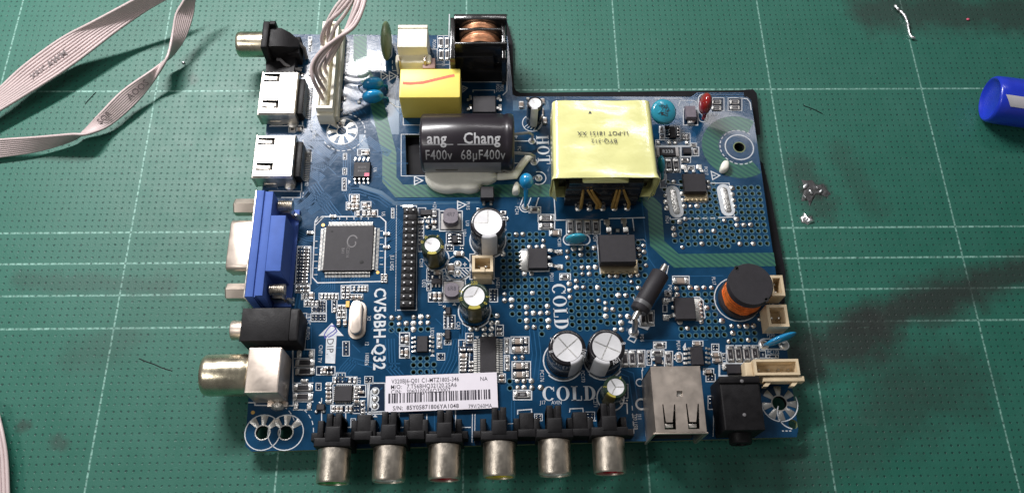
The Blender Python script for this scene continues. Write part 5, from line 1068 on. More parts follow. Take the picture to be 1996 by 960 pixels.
# long white keypad socket with cable
def ex3(m_, a, b_):
    m_.box(-a / 2, a / 2, -b_ / 2 - .12, -b_ / 2 + .001, 0, .5, b=.04); m_.box(a / 2 - .001, a / 2 + .10, -b_ / 2 - .05, b_ / 2, 0, .35, b=.02)
KS = open_box(622, 42, 654, 210, .75, .08, .35, 'cream', 'keypad_socket', 'long white socket with grey wires plugged in', 0, extra=ex3)
x, y, a, b_ = rc(622, 42, 654, 210, .75)
m_ = MB(); m_.box(-a / 2 + .085, a / 2 - .2, -b_ / 2 + .085, b_ / 2 - .085, .35, .68, b=.02)
for k in range(12): m_.box(-a / 2 + .14, -a / 2 + .26, -b_ / 2 + .14 + k * .2, -b_ / 2 + .24 + k * .2, .675, .70)
sub('plug', m_.mesh('plug', ['cream']), KS)
# mains connector
x, y, a, b_ = rc(775, 50, 833, 92, 1.05); m_ = MB(); m_.box(-a / 2, a / 2, -b_ / 2, b_ / 2, 0, 1.05, b=.03); m_.box(-a / 2, a / 2, b_ / 2 - .12, b_ / 2, .9, 1.09, b=.02)
m_.box(-a / 2 - .1, a / 2 + .1, -b_ / 2 - .28, -b_ / 2 + .05, 0, .62, b=.06, r=.06)
MC = part('mains_socket', m_.mesh('mains_socket', ['cream'], 30), (x, y, ZB), label='blocky white mains socket at the top edge')
for px in (779, 829):
    q = U(px, 108, ZB + .6); m_ = MB(); m_.tube([(0, .08, .68), (0, -.06, .66), (0, -.14, .5), (0, -.16, .0)], .045, 8); sub('pin', m_.mesh('pin', ['nickel']), MC, (q.x - x, -b_ / 2 - .18, 0))
x, y, a, b_ = rc(824, 113, 848, 133, .55); m_ = MB(); m_.box(-a / 2, a / 2, -b_ / 2, b_ / 2, 0, .55, b=.02); part('fuse', m_.mesh('fuse', ['brown']), (x, y, ZB), label='small brown block between the mains socket and yellow capacitor')

# HDMI ports
def hdmi(x0, y0, x1, y1, label, slots):
    h = .62; x, y, a, b_ = rc(x0, y0, x1, y1, h); z = ZB
    m_ = MB(); A, B_ = a / 2, b_ / 2; i = .05
    m_.loops([[(-A, -B_, .02), (A, -B_, .02), (A, B_, .02), (-A, B_, .02)], [(-A - .0, -B_, h - .07), (A, -B_, h - .07), (A, B_, h - .07), (-A, B_, h - .07)]], 0, False, False)
    m_.loops([[(-A, -B_, h - .07), (A, -B_, h - .07), (A, B_, h - .07), (-A, B_, h - .07)], [(-A, -B_ + .05, h - .004), (A - .03, -B_ + .05, h - .004), (A - .03, B_ - .05, h - .004), (-A, B_ - .05, h - .004)]], 0, False, False)
    m_.box(-A - .04, -A + .01, -B_ - .02, B_ + .02, .02, h - .02, b=.02)
    for s_ in (-1, 1): m_.box(-A + .25, -A + .6, s_ * B_ - .02, s_ * B_ + .02, -.14, .2)
    o = part('hdmi_port', m_.mesh('hdmi_port', ['hdmi'], 25), (x, y, ZB), label=label)
    hs = [];
    for (q0, r0, q1, r1) in slots:
        p = rc(q0, r0, q1, r1, h); hs.append((p[0] - x, p[1] - y, p[2], p[3]))
    holes = [[(cx - w_ / 2, cy - d / 2), (cx + w_ / 2, cy - d / 2), (cx + w_ / 2, cy + d / 2), (cx - w_ / 2, cy + d / 2)] for cx, cy, w_, d in hs]
    sub('top_plate', plate('top_plate', [(-A, -B_ + .05), (A - .03, -B_ + .05), (A - .03, B_ - .05), (-A, B_ - .05)], holes, h - .03, h, ['hdmi']), o)
    m_ = MB(); m_.box(-A + .03, A - .03, -B_ + .06, B_ - .06, .05, h - .15); sub('insulator', m_.mesh('insulator', ['dark'], 0), o)
    for cx, cy, w_, d in hs:
        q = MB(); q.loops([[(xx, -d * .2, zz), (xx, d * .2, zz), (xx, d * .2, zz + .02), (xx, -d * .2, zz + .02)] for xx, zz in ((-w_ / 2, h - .03), (w_ * .15, h - .07), (w_ * .3, h - .05), (w_ * .38, h - .09))]); sub('spring_tongue', q.mesh('spring_tongue', ['hdmi'], 0), o, (cx, cy, 0))
    m_ = MB(); m_.box(A, A + .17, -B_ * .82, B_ * .82, .03, .42, b=.02); sub('contact_block', m_.mesh('contact_block', ['black']), o)
    m_ = MB()
    for k in range(19):
        yy = -B_ * .74 + k * B_ * 1.48 / 18; m_.tube([(A + .05, yy, .4), (A + .18, yy, .36), (A + .21, yy, .05), (A + .36, yy, .025)], .014, 4)
    sub('pin_row', m_.mesh('pin_row', ['pinm'], 0), o, kind='stuff')
    for s_ in (-1, 1):
        q = MB(); q.T = Matrix.Translation((A - .18, s_ * (B_ + .03), 0)) @ Matrix.Diagonal((1.5, 1, 1, 1)); q.lathe([(.11, .0), (.10, .06), (.05, .1)], 12); q.T = Matrix(); sub('solder_tab', q.mesh('solder_tab', ['solder']), o)
hdmi(508, 139, 578, 222, 'upper steel HDMI port on the left edge', [(514, 143, 546, 159), (511, 195, 543, 211)])
hdmi(497, 262, 573, 345, 'lower steel HDMI port on the left edge', [(503, 268, 536, 282), (499, 317, 532, 332)])

# RCA jacks
def barrel(name, r, L_, mt, inner, par, loc, rot):
    m_ = MB(); m_.lathe([(r * .95, 0), (r, .02), (r, L_ - .06), (r * .97, L_ - .01), (r * .93, L_), (r * .86, L_ - .02), (r * .85, L_ - .35)], 40, caps=False)
    o = sub(name, m_.mesh(name, [mt], 50), par, loc, rot=rot)
    return o
def rca(px, py0, py1, nub, inner, label):
    r = .42; za = .58; c_ = U(px, py0, ZB + za + .3); e_ = U(px, py1, ZB + za + .15); L_ = c_.y - e_.y
    x, y, a, b_ = rc(px - 36, py0 - 18, px + 36, py0 + 3, .98); base = Vector((c_.x, c_.y, ZB))
    m_ = MB(); m_.box(-a / 2, a / 2, -.06, .16, -.02, 1.02, b=.03, r=.0); m_.box(-.19, .19, .0, .72, 0, .92, b=.04); m_.box(-.2, .2, .05, .45, .85, 1.04, b=.05)
    m_.box(-.19, -.03, .42, .78, .0, 1.0, b=.03); m_.box(.03, .19, .42, .78, .0, 1.0, b=.03)
    o = part('rca_jack', m_.mesh('rca_jack', ['black'], 30), base, label=label)
    m_ = MB(); R_ = (PI / 2, 0, 0)
    m_.lathe([(r * .9, 0), (r, .02), (r, L_ - .07), (r * .975, L_ - .015), (r * .94, L_), (r * .87, L_ - .01), (r * .86, L_ - .3)], 44, caps=False); sub('shell', m_.mesh('shell', ['brass'], 50), o, (0, -.06, za), rot=R_)
    m_ = MB(); m_.lathe([(r * .86, L_ - .1), (r * .84, L_ - .04), (r * .45, L_ - .04), (r * .42, L_ - .3)], 32, caps=False); m_.lathe([(r * .45, L_ - .35), (.02, L_ - .36)], 20, 1, caps=False); sub('insulator_ring', m_.mesh('insulator_ring', [inner, 'dark'], 50), o, (0, -.06, za), rot=R_)
for k, (px, y0, y1, inn, lab) in enumerate([(649, 866, 936, 'gre_ins', 'RCA jack with a green rim, first from the left'), (757.5, 862, 932, 'whi_ins', 'RCA jack with a pale rim, second from the left'), (866, 858, 929, 'red_ins', 'RCA jack with a dull red rim, third from the left'),
                                         (973, 853, 924, 'yel_ins', 'RCA jack with a yellow rim, fourth from the left'), (1081, 849, 920, 'whi_ins', 'RCA jack with a white rim, fifth from the left'), (1187.5, 845, 916, 'red_ins', 'RCA jack with a crimson rim, beside the USB port')]):
    rca(px, y0, y1, None, inn, lab)
for (x0, y0, x1, y1) in [(606, 840, 912, 856), (922, 836, 1236, 850)]:     # shared housings
    x, y, a, b_ = rc(x0, y0, x1, y1, .45); m_ = MB(); m_.box(-a / 2, a / 2, -b_ / 2, b_ / 2, -.25, .42, b=.03)
    for k in range(3): px = -a / 2 + a * (k + .5) / 3; m_.box(px - .52, px - .36, -b_ / 2, b_ / 2 + .3, 0, .5, b=.03); m_.box(px + .36, px + .52, -b_ / 2, b_ / 2 + .3, 0, .5, b=.03)
    for k in range(2): px = -a / 2 + a * (k + 1) / 3; m_.box(px - .19, px + .19, -b_ / 2, b_ / 2 + .45, 0, .48, b=.03); m_.box(px - .24, px + .24, -b_ / 2 - .02, b_ / 2, -.2, .56, b=.03)
    part('jack_housing', m_.mesh('jack_housing', ['black'], 30), (x, y, ZB), label='black housing joining the three %s RCA jacks' % ('left' if x0 < 700 else 'right'))
# upper left RCA jack
r = .40; za = .66; c_ = U(518, 79, ZB + za + .2); e_ = U(464, 79, ZB + za + .1); L_ = c_.x - e_.x
m_ = MB(); m_.box(-.05, .16, -.50, .50, .1, 1.2, b=.06, r=.04)
m_.loops([[(xx, -w_, z0), (xx, w_, z0), (xx, w_, z1), (xx, -w_, z1)] for xx, w_, z0, z1 in ((.14, .36, .1, 1.05), (.5, .34, .1, 1.03), (.75, .27, .1, .9), (1.0, .12, .1, .7))]); m_.box(.15, .34, .36, .50, .6, 1.2, b=.03)
m_.loops([[(-.02, -.92, z), (.85, -.92, z), (.85, -.3, z), (-.08, -.3, z)] for z in (0, .35, .4)]); m_.box(.55, 1.0, -.3, .35, 0, .6, b=.03)
o = part('rca_jack', m_.mesh('rca_jack', ['black'], 30), (c_.x, c_.y, ZB), label='RCA jack at the top left corner with broken black body')
m_ = MB(); m_.lathe([(r * .9, 0), (r, .02), (r, L_ - .1), (r * .96, L_ - .02), (r * .92, L_), (r * .85, L_ - .02), (r * .8, L_ - .4), (.02, L_ - .42)], 44, caps=False); sub('shell', m_.mesh('shell', ['olive'], 50), o, (0, 0, za), rot=(0, -PI / 2, 0))
m_ = MB(); m_.tube([(.3, -.4, .42), (.42, -.46, .5), (.55, -.6, .45), (.8, -.66, .3), (1.0, -.6, .12)], .05, 6); m_.tube([(.85, .3, .5), (.95, .1, .62), (1.1, .05, .4), (1.12, -.1, .05)], .06, 6); M['dustgrey'] = mat('dusty_grey', (.15, .145, .15), .6); sub('bent_tab', m_.mesh('bent_tab', ['dustgrey']), o)
# PC audio jack
x, y, a, b_ = rc(470, 600, 583, 664, .9); m_ = MB(); m_.box(-a / 2, a / 2, -b_ / 2, b_ / 2, 0, .9, b=.07, r=.05); m_.box(-a / 2, a / 2 - .25, -b_ / 2, b_ / 2, .88, .93, b=.02)
o = part('audio_jack', m_.mesh('audio_jack', ['black'], 30), (x, y, ZB), label='black audio jack with a short metal barrel, left edge')
m_ = MB(); m_.lathe([(.26, 0), (.27, .36), (.25, .39), (.14, .39), (.13, .1)], 30, caps=False); sub('barrel', m_.mesh('barrel', ['nickel'], 45), o, (-a / 2 + .01, .0, .42), rot=(0, -PI / 2, 0))
# TV coax socket
x, y, a, b_ = rc(480, 676, 546, 765, 1.15); m_ = MB(); m_.box(-a / 2, a / 2, -b_ / 2, b_ / 2, .02, 1.15, b=.05, r=.03); m_.box(-a / 2 + .35, -a / 2 + .9, -b_ / 2 - .12, -b_ / 2 + .01, .0, .1, b=.02)
o = part('coax_socket', m_.mesh('coax_socket', ['nickel'], 30), (x, y, ZB), label='square nickel TV aerial socket with fat round barrel')
m_ = MB(); m_.lathe([(.50, 0), (.53, .04), (.56, .18), (.555, 1.12), (.54, 1.22), (.50, 1.27), (.45, 1.25), (.42, .9)], 48, caps=False); m_.lathe([(.42, .9), (.05, .92)], 30, 0, caps=False); sub('barrel', m_.mesh('barrel', ['olive'], 45), o, (-a / 2 + .01, .02, .58), rot=(0, -PI / 2, 0))
m_ = MB(); m_.T = Matrix.Translation((a / 2 - .25, -b_ / 2 - .08, 0)) @ Matrix.Diagonal((1.6, 1, 1, 1)); m_.lathe([(.14, 0), (.12, .08), (.07, .14)], 14); m_.T = Matrix(); sub('solder_tab', m_.mesh('solder_tab', ['solder']), o)
# VGA connector
def vga():
    H = 1.2; p0 = U(492, 370, ZB + H); p1 = U(480, 578, ZB + H); x = p0.x; y0 = p1.y; y1 = p0.y; cy = (y0 + y1) / 2; hy = (y1 - y0) / 2
    xa = U(489, 470, ZB + H).x; xg = U(503, 470, ZB + H).x; base = Vector((xa, cy, ZB)); wx = .22
    m_ = MB(); m_.box(0, wx, -hy, hy, -.05, H, b=.03); m_.box(wx, wx + .05, -hy + .02, hy - .02, .0, H - .06)
    m_.box(wx + .04, wx + .25, -hy + .04, hy - .04, .0, H - .02, b=.015)
    b0 = U(535, 418, ZB + H); b1 = U(535, 527, ZB + H); xr = U(552, 470, ZB + H).x - xa
    m_.box(wx + .24, xr, b1.y - cy, b0.y - cy, 0, H - .03, b=.03); m_.box(wx + .28, xr + .1, -hy + .1, hy - .1, 0, .10)
    o = part('vga_connector', m_.mesh('vga_connector', ['vga'], 30), base, label='bright blue VGA connector on the left edge')
    m_ = MB(); m_.box(-.035, -.001, -hy, hy, -.05, H - .01, b=.01); sub('face_plate', m_.mesh('face_plate', ['hdmi']), o)
    # D shell
    xs = U(446, 478, ZB + .9).x - xa; s0 = U(465, 428, ZB + .9).y - cy; s1 = U(465, 527, ZB + .9).y - cy; m_ = MB(); Q = []
    def dd(i):
        z0, z1 = .18 + i, .98 - i; t = []; a0, a1 = s1 + i, s0 - i; r = .16; 
        for cx, cz, st in ((a1 - r, z1 - r, 0), (a0 + r, z1 - r, 90), (a0 + .1 + r, z0 + r, 180), (a1 - .1 - r, z0 + r, 270)):
            for k in range(5): an = math.radians(st + 22.5 * k); t.append((cx + r * math.cos(an), cz + r * math.sin(an)))
        return t
    m_.loops([[(xx, q[0], q[1]) for q in dd(i)][::-1] for i, xx in ((-.06, -.03), (-.04, -.07), (0, -.1), (0, xs + .03), (.02, xs), (.05, xs), (.05, xs + .5))], 0, False, True)
    sub('d_shell', m_.mesh('d_shell', ['nickel'], 45), o)
    for (py, xe) in ((399, 457), (565, 441)):
        yy = U(470, py, ZB + .75).y - cy; Ln = -(U(xe, py, ZB + .75).x - xa); m_ = MB(); m_.lathe([(.235, .02), (.25, .06), (.25, Ln - .04), (.22, Ln), (.12, Ln), (.11, Ln - .2)], 6, caps=False)
        sub('hex_standoff', m_.mesh('hex_standoff', ['nickel'], 20), o, (-.03, yy, .58), rot=(0, -PI / 2, 0))
        m_ = MB(); pts = []; 
        pr = []
        for k in range(9): pr += [(.13, .05 * k), (.16, .05 * k + .025)]
        m_.lathe(pr, 14, caps=True); m_.T = Matrix(); sub('screw', m_.mesh('screw', ['hdmi'], 20), o, (wx + .3, yy + (-.02 if py < 450 else .02), .72), rot=(0, PI / 2, 0))
        m_ = MB(); m_.box(wx + .3, wx + .62, yy - .16, yy + .12, .1, .5, b=.06); m_.T = Matrix.Translation((wx + .72, yy - .1, 0)); m_.lathe([(.12, 0), (.1, .12), (.03, .3)], 10); m_.T = Matrix(); sub('bracket', m_.mesh('bracket', ['hdmi']), o)
vga()
# USB
h = 1.5; x, y, a, b_ = rc(1273, 713, 1371, 841, h); A, B_ = a / 2, b_ / 2
m_ = MB(); t = .03
for q in ((-A, -A + t, -B_, B_), (A - t, A, -B_, B_), (-A, A, B_ - t, B_)): m_.box(*q, .02, h - .035)
m_.box(-A - .03, A + .03, -B_ - .05, -B_ - .0, h - .06, h - .01, b=.015); m_.box(-A - .05, -A + .01, -B_ - .04, -B_, .05, h - .06); m_.box(A - .01, A + .05, -B_ - .04, -B_, .05, h - .06)
o = part('usb_port', m_.mesh('usb_port', ['nickel'], 25), (x, y, ZB), label='double metal USB port with two spring slots on top')
hs = []
for q in ([(1292, 787), (1294, 787), (1299, 822), (1312, 822), (1315, 787), (1317, 787), (1319, 836), (1297, 836)], [(1338, 786), (1340, 786), (1345, 821), (1358, 821), (1361, 786), (1363, 786), (1365, 835), (1343, 835)], [(1320, 761), (1331, 761), (1331, 772), (1320, 772)]):
    hs.append([(U(px - 1, py, ZB + h).x - x, U(px - 1, py, ZB + h).y - y) for px, py in q])
sub('top_plate', plate('top_plate', [(-A, -B_), (A, -B_), (A, B_ + 0), (-A, B_)], hs, h - .035, h, ['nickel']), o)
m_ = MB(); m_.box(-A + .05, A - .05, -B_ + .35, B_ - .05, .05, h - .12); m_.box(-A + .15, A - .15, -B_ + .05, 0, .3, .5); m_.box(-A + .15, A - .15, -B_ + .05, 0, .9, 1.1); sub('insulator', m_.mesh('insulator', ['dark'], 0), o)
for px in (1305, 1351):
    q = U(px, 828, ZB + h) - Vector((x, y, ZB)); m_ = MB(); m_.box(-.10, .10, -.05, .05, -.03, .0, b=.015); sub('spring_tongue', m_.mesh('spring_tongue', ['hdmi']), o, (q.x, q.y, h - .05))
m_ = MB(); m_.box(-.06, .06, -.06, .06, 0, .02); q = U(1325, 766, ZB + h) - Vector((x, y, ZB)); sub('latch', m_.mesh('latch', ['hdmi']), o, (q.x, q.y, h - .08))
# headphone jack
x, y, a, b_ = rc(1407, 733, 1486, 838, 1.0); m_ = MB(); m_.box(-a / 2, a / 2, -b_ / 2, b_ / 2, 0, 1.0, b=.05, r=.03); m_.box(-a / 2, a / 2, b_ / 2 - .18, b_ / 2, .98, 1.05, b=.02)
o = part('audio_jack', m_.mesh('audio_jack', ['black'], 30), (x, y, ZB), label='dark block audio jack right of the USB port')
m_ = MB(); m_.lathe([(.30, 0), (.30, .24), (.27, .27), (.15, .27), (.14, .05)], 28, caps=False); sub('barrel', m_.mesh('barrel', ['black'], 45), o, (.0, -b_ / 2 + .01, .45), rot=(PI / 2, 0, 0))
for px, py in ((1446, 742), (1452, 807)):
    q = U(px, py, ZB + 1.05) - Vector((x, y, ZB)); m_ = MB(); m_.lathe([(.05, 0), (.045, .02), (.02, .03)], 12); sub('mould_mark', m_.mesh('mould_mark', ['dustgrey']), o, (q.x, q.y, 1.0 if py > 780 else 1.05))

# label sticker
cs = [(752, 735), (967, 727), (972, 796), (753, 805)]; P_ = [Ub(*p) for p in cs]; cc = sum(P_, Vector()) / 4; ang = math.atan2(P_[1].y - P_[0].y, P_[1].x - P_[0].x)
Lw = ((P_[1] - P_[0]).length + (P_[2] - P_[3]).length) / 2; Lh = ((P_[0] - P_[3]).length + (P_[1] - P_[2]).length) / 2
m_ = MB(); nx = 16
for k in range(nx):
    x0, x1 = -Lw / 2 + Lw * k / nx, -Lw / 2 + Lw * (k + 1) / nx
    f = lambda xx: .012 + .09 * max(0, min(1, (xx - Lw * .34) / .08)) * max(0, 1)
    lft = lambda xx: .014 + .10 * (1 / (1 + math.exp(-(xx - Lw * .33) * 18))) * (1 / (1 + math.exp((xx - Lw * .49) * 25)))
    m_.add([(x0, -Lh / 2, .014), (x1, -Lh / 2, .014), (x1, Lh / 2, .014), (x0, Lh / 2, .014)], [[0, 1, 2, 3]])
LB = part('label_sticker', m_.mesh('label_sticker', ['paper'], 0), (cc.x, cc.y, ZB + .115), ang, label='white barcode label stuck above the RCA jacks')
m_ = MB(); m_.box(-Lw / 2, Lw / 2, -Lh / 2, Lh / 2, .0, .012); sub('label_backing', m_.mesh('label_backing', ['paper'], 0), LB)
def lt(s_, px, py, size, sx_=.85, bold=0, al='CENTER'):
    q = U(px, py, ZB + .12) - Vector((cc.x, cc.y, ZB)); q = Matrix.Rotation(-ang, 4, 'Z') @ q; me_ = textmesh(s_, size, bold, 0, sx_); me_.materials.append(M['ink']); sub('printed_text', me_, LB, (q.x, q.y, .018))
lt('V320BJ6-Q01 C1-MTZ1805-346', 829, 741, .17, .78, .006); lt('NA', 943, 738, .165); lt('M/O:   7.T56BHQ32120.25A6', 826, 752, .17, .82, .006); lt('C/N:   306010JV56Q32007', 820, 762, .17, .82, .006)
lt('S/N:  85Y05871806YA1048', 830, 793, .165, .92, .01); lt('79V/260MA', 936, 791, .155, .82)
m_ = MB(); random.seed(12); xx = 0; tot = (959 - 757); q0 = U(757, 776, ZB + .12); q1 = U(959, 772, ZB + .12); bl = (q1 - q0).length; xpos = 0
while xpos < bl - .05:
    w_ = random.choice([.02, .02, .035, .055]); m_.add([(xpos, -.135, 0), (xpos + w_, -.135, 0), (xpos + w_, .135, 0), (xpos, .135, 0)], [[0, 1, 2, 3]]); xpos += w_ + random.choice([.018, .02, .035, .05])
q = Matrix.Rotation(-ang, 4, 'Z') @ (q0 - Vector((cc.x, cc.y, ZB))); sub('barcode', m_.mesh('barcode', ['ink'], 0), LB, (q.x, q.y, .018), math.radians(.3))
# blue pen scribble on the arrow
m_ = MB(); Q = [(650, 632), (655, 640), (650, 645), (640, 652), (634, 659), (632, 652), (638, 642), (645, 634), (652, 636), (657, 645), (650, 652), (640, 657)]; p0 = Ub(645, 645)
m_.strip([(Ub(*p).x - p0.x, Ub(*p).y - p0.y) for p in Q], .025, .0); part('pen_scribble', m_.mesh('pen_scribble', ['pen_blue'], 0), (p0.x, p0.y, ZB + .013))

# ================================================================== loose things
def cat(pts, n):       # Catmull-Rom through points
    P_ = [Vector(p) for p in pts]; P_ = [P_[0] * 2 - P_[1]] + P_ + [P_[-1] * 2 - P_[-2]]; out = []
    for i in range(1, len(P_) - 2):
        for k in range(n):
            t = k / n; a, b_, c_, d = P_[i - 1:i + 3]
            out.append(.5 * ((2 * b_) + (-a + c_) * t + (2 * a - 5 * b_ + 4 * c_ - d) * t * t + (-a + 3 * b_ - 3 * c_ + d) * t ** 3))
    out.append(P_[-2]); return out
def ribbon(name, label, e1, e2, n, r, marks=()):
    A = cat([U(p[0], p[1], p[2] * .62) for p in e1], 6); B = cat([U(p[0], p[1], p[2] * .62) for p in e2], 6); c_ = (A[len(A) // 2] + B[len(B) // 2]) / 2; c_.z = 0
    T = thing(name, label, 'ribbon cable', c_)
    for k in range(n):
        f = k / (n - 1); m_ = MB(); m_.tube([a.lerp(b_, f) - c_ for a, b_ in zip(A, B)], r, 8); link('wire', m_.mesh('wire', ['wire'], 60), T, (0, 0, 0))
    m_ = MB(); k_ = len(A); m_.add([p - c_ for p in A] + [p - c_ for p in B], [[i, i + 1, k_ + i + 1, k_ + i] for i in range(k_ - 1)]); link('web', m_.mesh('web', ['web'], 60), T, (0, 0, 0))
    return T, A, B, c_
def ribbon_print(T, A, B, c_, i0, f, s_, size, flip, side=1):
    i = i0; d = (A[i + 1].lerp(B[i + 1], f) - A[i].lerp(B[i], f)).normalized(); w_ = (B[i] - A[i]).normalized(); n_ = d.cross(w_).normalized()
    if n_.z < 0: n_ = -n_
    if flip: d = -d
    yv = n_.cross(d).normalized(); p = A[i].lerp(B[i], f) - c_ + n_ * .075
    me_ = textmesh(s_, size, .015, 0, 1); me_.materials.append(M['ribprint']); o = link('printed_text', me_, T, p); o.rotation_euler = Matrix((d, yv, n_)).transposed().to_euler()
M['ribprint'] = mat('faded_grey_print', (.16, .13, .13), .6, var=.3, vs=20)
r1 = ribbon('flat_cable', 'wide flat grey ribbon cable crossing the upper left corner', [(300, -22, 2.6), (266, -2, 2.3), (184, 42, 1.8), (135, 67, 1.5), (96, 92, 1.35), (42, 133, 1.2), (0, 172, 1.1), (-40, 205, 1.0)],
       [(350, -18, 2.0), (319, 0, 1.8), (283, 21, 1.6), (227, 60, 1.3), (159, 112, 1.1), (106, 149, 1.0), (40, 190, .9), (-40, 238, .8)], 10, .050)
ribbon_print(*r1, 30, .55, 'XRIC', .24, True); ribbon_print(*r1, 26, .55, 'AWM', .28, True)
r2 = ribbon('flat_cable', 'twisted flat grey ribbon cable left of the board', [(372, -25, 2.5), (358, 3, 2.2), (344, 28, 1.9), (338, 60, 1.6), (331, 96, 1.5), (322, 120, 1.45), (298, 158, .8), (262, 202, .55), (212, 244, .5), (170, 261, 1.0), (140, 262, 1.1), (71, 268, .9), (0, 273, .8), (-40, 278, .8)],
       [(392, -25, 2.1), (379, 0, 1.8), (375, 28, 1.5), (361, 71, 1.1), (337, 106, .8), (319, 121, .7), (298, 137, 1.2), (241, 177, 1.1), (198, 220, .95), (162, 258, .35), (138, 274, .3), (71, 294, .28), (0, 305, .26), (-40, 311, .25)], 9, .046)
ribbon_print(*r2, 40, .5, 'AOOS', .28, True); ribbon_print(*r2, 48, .6, 'SOR', .24, True)
ribbon('flat_cable', 'flat grey ribbon cable edge at the lower left border', [(-60, 770, .5), (-52, 860, .6), (-48, 900, .6), (-44, 1000, .6)], [(-8, 790, .5), (6, 850, .6), (13, 900, .6), (17, 1000, .6)], 9, .050)
# plugged wires
T = thing('wire_bundle', 'bundle of thin grey wires plugged into the white socket', 'cable', U(690, 20, 0))
c_ = Vector(T.location)
ys = range(9)
WP = [[(684, -30), (672, -8), (655, 14), (642, 36), (634, 56), (632, 70)], [(690, -30), (678, -6), (660, 18), (645, 42), (640, 66), (640, 82)], [(694, -30), (684, -4), (664, 22), (640, 44), (628, 70), (629, 92)], [(698, -30), (688, 0), (672, 28), (654, 52), (642, 84), (638, 104)],
      [(702, -30), (694, 4), (682, 40), (664, 80), (648, 108), (638, 126)], [(704, -30), (698, 8), (682, 46), (658, 84), (640, 112), (633, 130), (636, 142)], [(708, -30), (700, 12), (682, 50), (654, 84), (632, 112), (622, 134), (628, 150), (634, 158)],
      [(712, -30), (704, 12), (686, 50), (654, 80), (628, 108), (615, 132), (619, 152), (629, 170), (632, 176)], [(716, -30), (708, 14), (690, 52), (656, 76), (624, 102), (608, 130), (611, 156), (624, 182), (630, 194)]]
random.seed(4)
for k, ey in enumerate(ys):
    pts = WP[k]; nn = len(pts); pts = [(p[0], p[1], 2.75 - (2.75 - ZB - .62) * (i / (nn - 1)) ** 1.5 + .1 * (k % 3) * (0 < i < nn - 2)) for i, p in enumerate(pts)]
    m_ = MB(); m_.tube([p - c_ for p in cat([U(*p) for p in pts], 6)], .062, 8); link('wire', m_.mesh('wire', ['wire_white' if k % 3 == 0 else 'wire'], 60), T, (0, 0, 0))
# marker pen
a = U(1931, 193, .75); b_ = U(2090, 216, .75); d = (b_ - a).normalized(); T = thing('marker_pen', 'blue marker pen with a torn pale label at the right border', 'marker pen', (a.x + 1, a.y, 0))
ln = (b_ - a).length; rot = Vector((0, 0, 1)).rotation_difference(d).to_euler(); loc = a - Vector(T.location)
m_ = MB(); m_.lathe([(.05, .12), (.3, .10), (.58, .04), (.62, -.02), (.66, -.04), (.70, -.02), (.73, .04), (.745, .3), (.75, .9), (.745, ln)], 48); link('pen_barrel', m_.mesh('pen_barrel', ['blue_cap'], 50), T, loc, rot=rot)
M['penlabel'] = mat('pale_pen_label', (.55, .53, .56), .4, var=.05); M['penyellow'] = mat('cream_label_patch', (.66, .60, .36), .45)
Rm = Matrix.Rotation(0, 3, 'X'); R3 = rot.to_matrix(); up = R3.inverted() @ Vector((0, -.75, 1)).normalized(); a0 = math.atan2(up.y, up.x)
for nm, mt, z0, z1, w0, w1, e in (('pen_label', 'penlabel', .30, ln - .1, -.26, .20, .006), ('label_patch', 'penyellow', .75, 1.6, -.26, -.02, .009)):
    sgn = -1 if (R3 @ Vector((math.cos(a0 + .3), math.sin(a0 + .3), 0))).y < (R3 @ Vector((math.cos(a0), math.sin(a0), 0))).y else 1
    m_ = MB(); vs_ = []; n = 10
    for i in range(n + 1):
        f = i / n; an = a0 + sgn * (-(w0 + (w1 - w0) * f)); off = (.20 if nm == 'pen_label' else .12) * (1 - f) * (1 if nm == 'pen_label' else -1); 
        for z in (z0 - (0 if nm != 'pen_label' else -.0) - off * 0 + (.22 * (1 - f) if nm == 'label_patch' else -.22 * (1 - f)), z1): vs_.append(((.75 + e) * math.cos(an), (.75 + e) * math.sin(an), z))
    m_.add(vs_, [[2 * i, 2 * i + 1, 2 * i + 3, 2 * i + 2] for i in range(n)]); link(nm, m_.mesh(nm, [mt], 60), T, loc, rot=rot)
# scraps on the mat
def blob(name, label, catg, pts, hgt, mt, seed):
    random.seed(seed); P_ = [U(*p, 0) for p in pts]; cx = sum(p.x for p in P_) / len(P_); cy = sum(p.y for p in P_) / len(P_); Q = [(p.x - cx, p.y - cy) for p in P_][::-1]
    Q = [q for i in range(len(Q)) for q in (Q[i], ((Q[i][0] + Q[(i + 1) % len(Q)][0]) / 2 * random.uniform(.75, 1.05), (Q[i][1] + Q[(i + 1) % len(Q)][1]) / 2 * random.uniform(.75, 1.05)))]
    m_ = MB(); m_.loops([[(x_ * s_ * random.uniform(.93, 1.07), y_ * s_ * random.uniform(.93, 1.07), max(.001, hgt * z * random.uniform(.5, 1.3))) for x_, y_ in Q] for s_, z in ((1, .02), (.9, .5), (.7, .9), (.4, .8), (.12, 1))])
    o = link(name, m_.mesh(name, mt, 70), None, (cx, cy, 0)); o['label'] = label; o['category'] = catg; return o
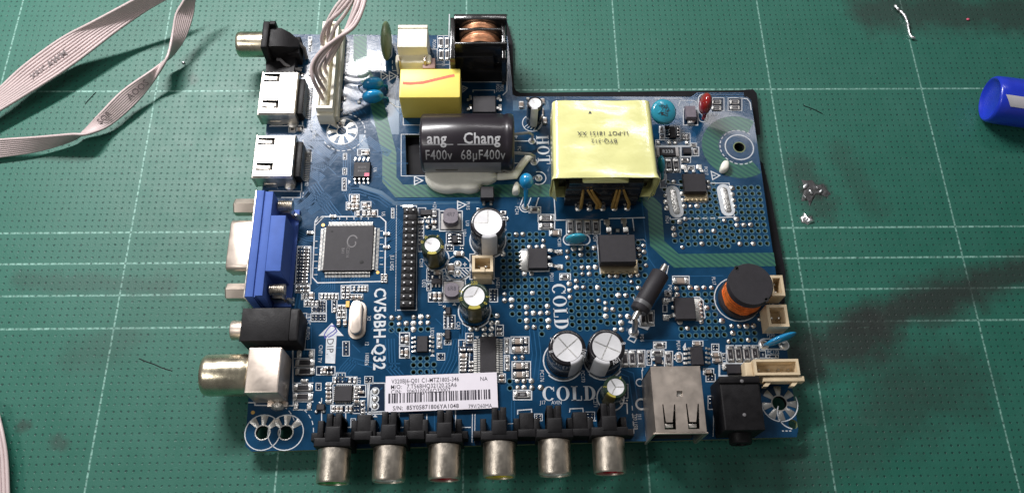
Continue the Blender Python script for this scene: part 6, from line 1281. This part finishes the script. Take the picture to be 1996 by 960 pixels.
m2 = blob('solder_splash', 'dark burnt solder splash right of the board', 'solder', [(1562, 350), (1582, 350), (1590, 360), (1604, 358), (1620, 378), (1612, 384), (1590, 378), (1578, 400), (1562, 392), (1566, 372)], .04, ['burnt'], 2)
for (px, py, s_) in ((1570, 362, .13), (1580, 374, .10), (1600, 372, .09), (1568, 384, .08), (1592, 366, .07)):
    q = U(px, py, .05) - Vector(m2.location); m_ = MB(); m_.ell((0, 0, 0), s_, s_ * .5, .05, 8, 6); link('solder_fleck', m_.mesh('solder_fleck', ['scrap']), m2, q, px % 3)
blob('solder_splash', 'small silver solder splash below the burnt one', 'solder', [(1558, 424), (1566, 414), (1572, 422), (1584, 420), (1588, 432), (1574, 438), (1562, 434)], .08, ['scrap'], 9)
m_ = MB(); Q = cat([U(px, py, .06 + .03 * (k % 2)) for k, (px, py) in enumerate([(1744, 10), (1750, 18), (1757, 24), (1764, 32), (1769, 45), (1771, 58), (1776, 72), (1784, 74)])], 3); c_ = U(1765, 40, 0); random.seed(8)
m_.tube([p - c_ for p in Q], [random.uniform(.03, .075) for _ in Q], 7); o = link('wire_scrap', m_.mesh('wire_scrap', ['scrap'], 60), None, c_); o['label'] = 'crooked silver scrap of solder wire lying on the mat'; o['category'] = 'wire scrap'
for k, (px, py, mt, lab) in enumerate([(1886, 39, 'pink', 'tiny pinkish crumb at the upper right of the mat'), (358, 123, 'scrap', 'tiny bright crumb between the cable and the corner jack')]):
    q = U(px, py, 0); m_ = MB(); m_.ell((0, 0, .03), .06, .045, .03, 8, 6); o = link('crumb', m_.mesh('crumb', [mt]), None, q); o['label'] = lab; o['category'] = 'crumb'
for pts, lab in (([(271, 698), (285, 704), (300, 709), (318, 717), (336, 722)], 'long dark thread of dirt left of the aerial socket'), ([(1566, 206), (1585, 213), (1603, 222)], 'short dark thread of dirt beyond the board corner'), ([(166, 203), (176, 192), (187, 180)], 'faint short thread of dirt between two grey cables')):
    m_ = MB(); c_ = U(*pts[1], 0); m_.tube([p - c_ + Vector((0, 0, .006)) for p in cat([U(*p, 0) for p in pts], 3)], .014, 5); o = link('debris_thread', m_.mesh('debris_thread', ['sheet'], 0), None, c_); o['label'] = lab; o['category'] = 'thread'
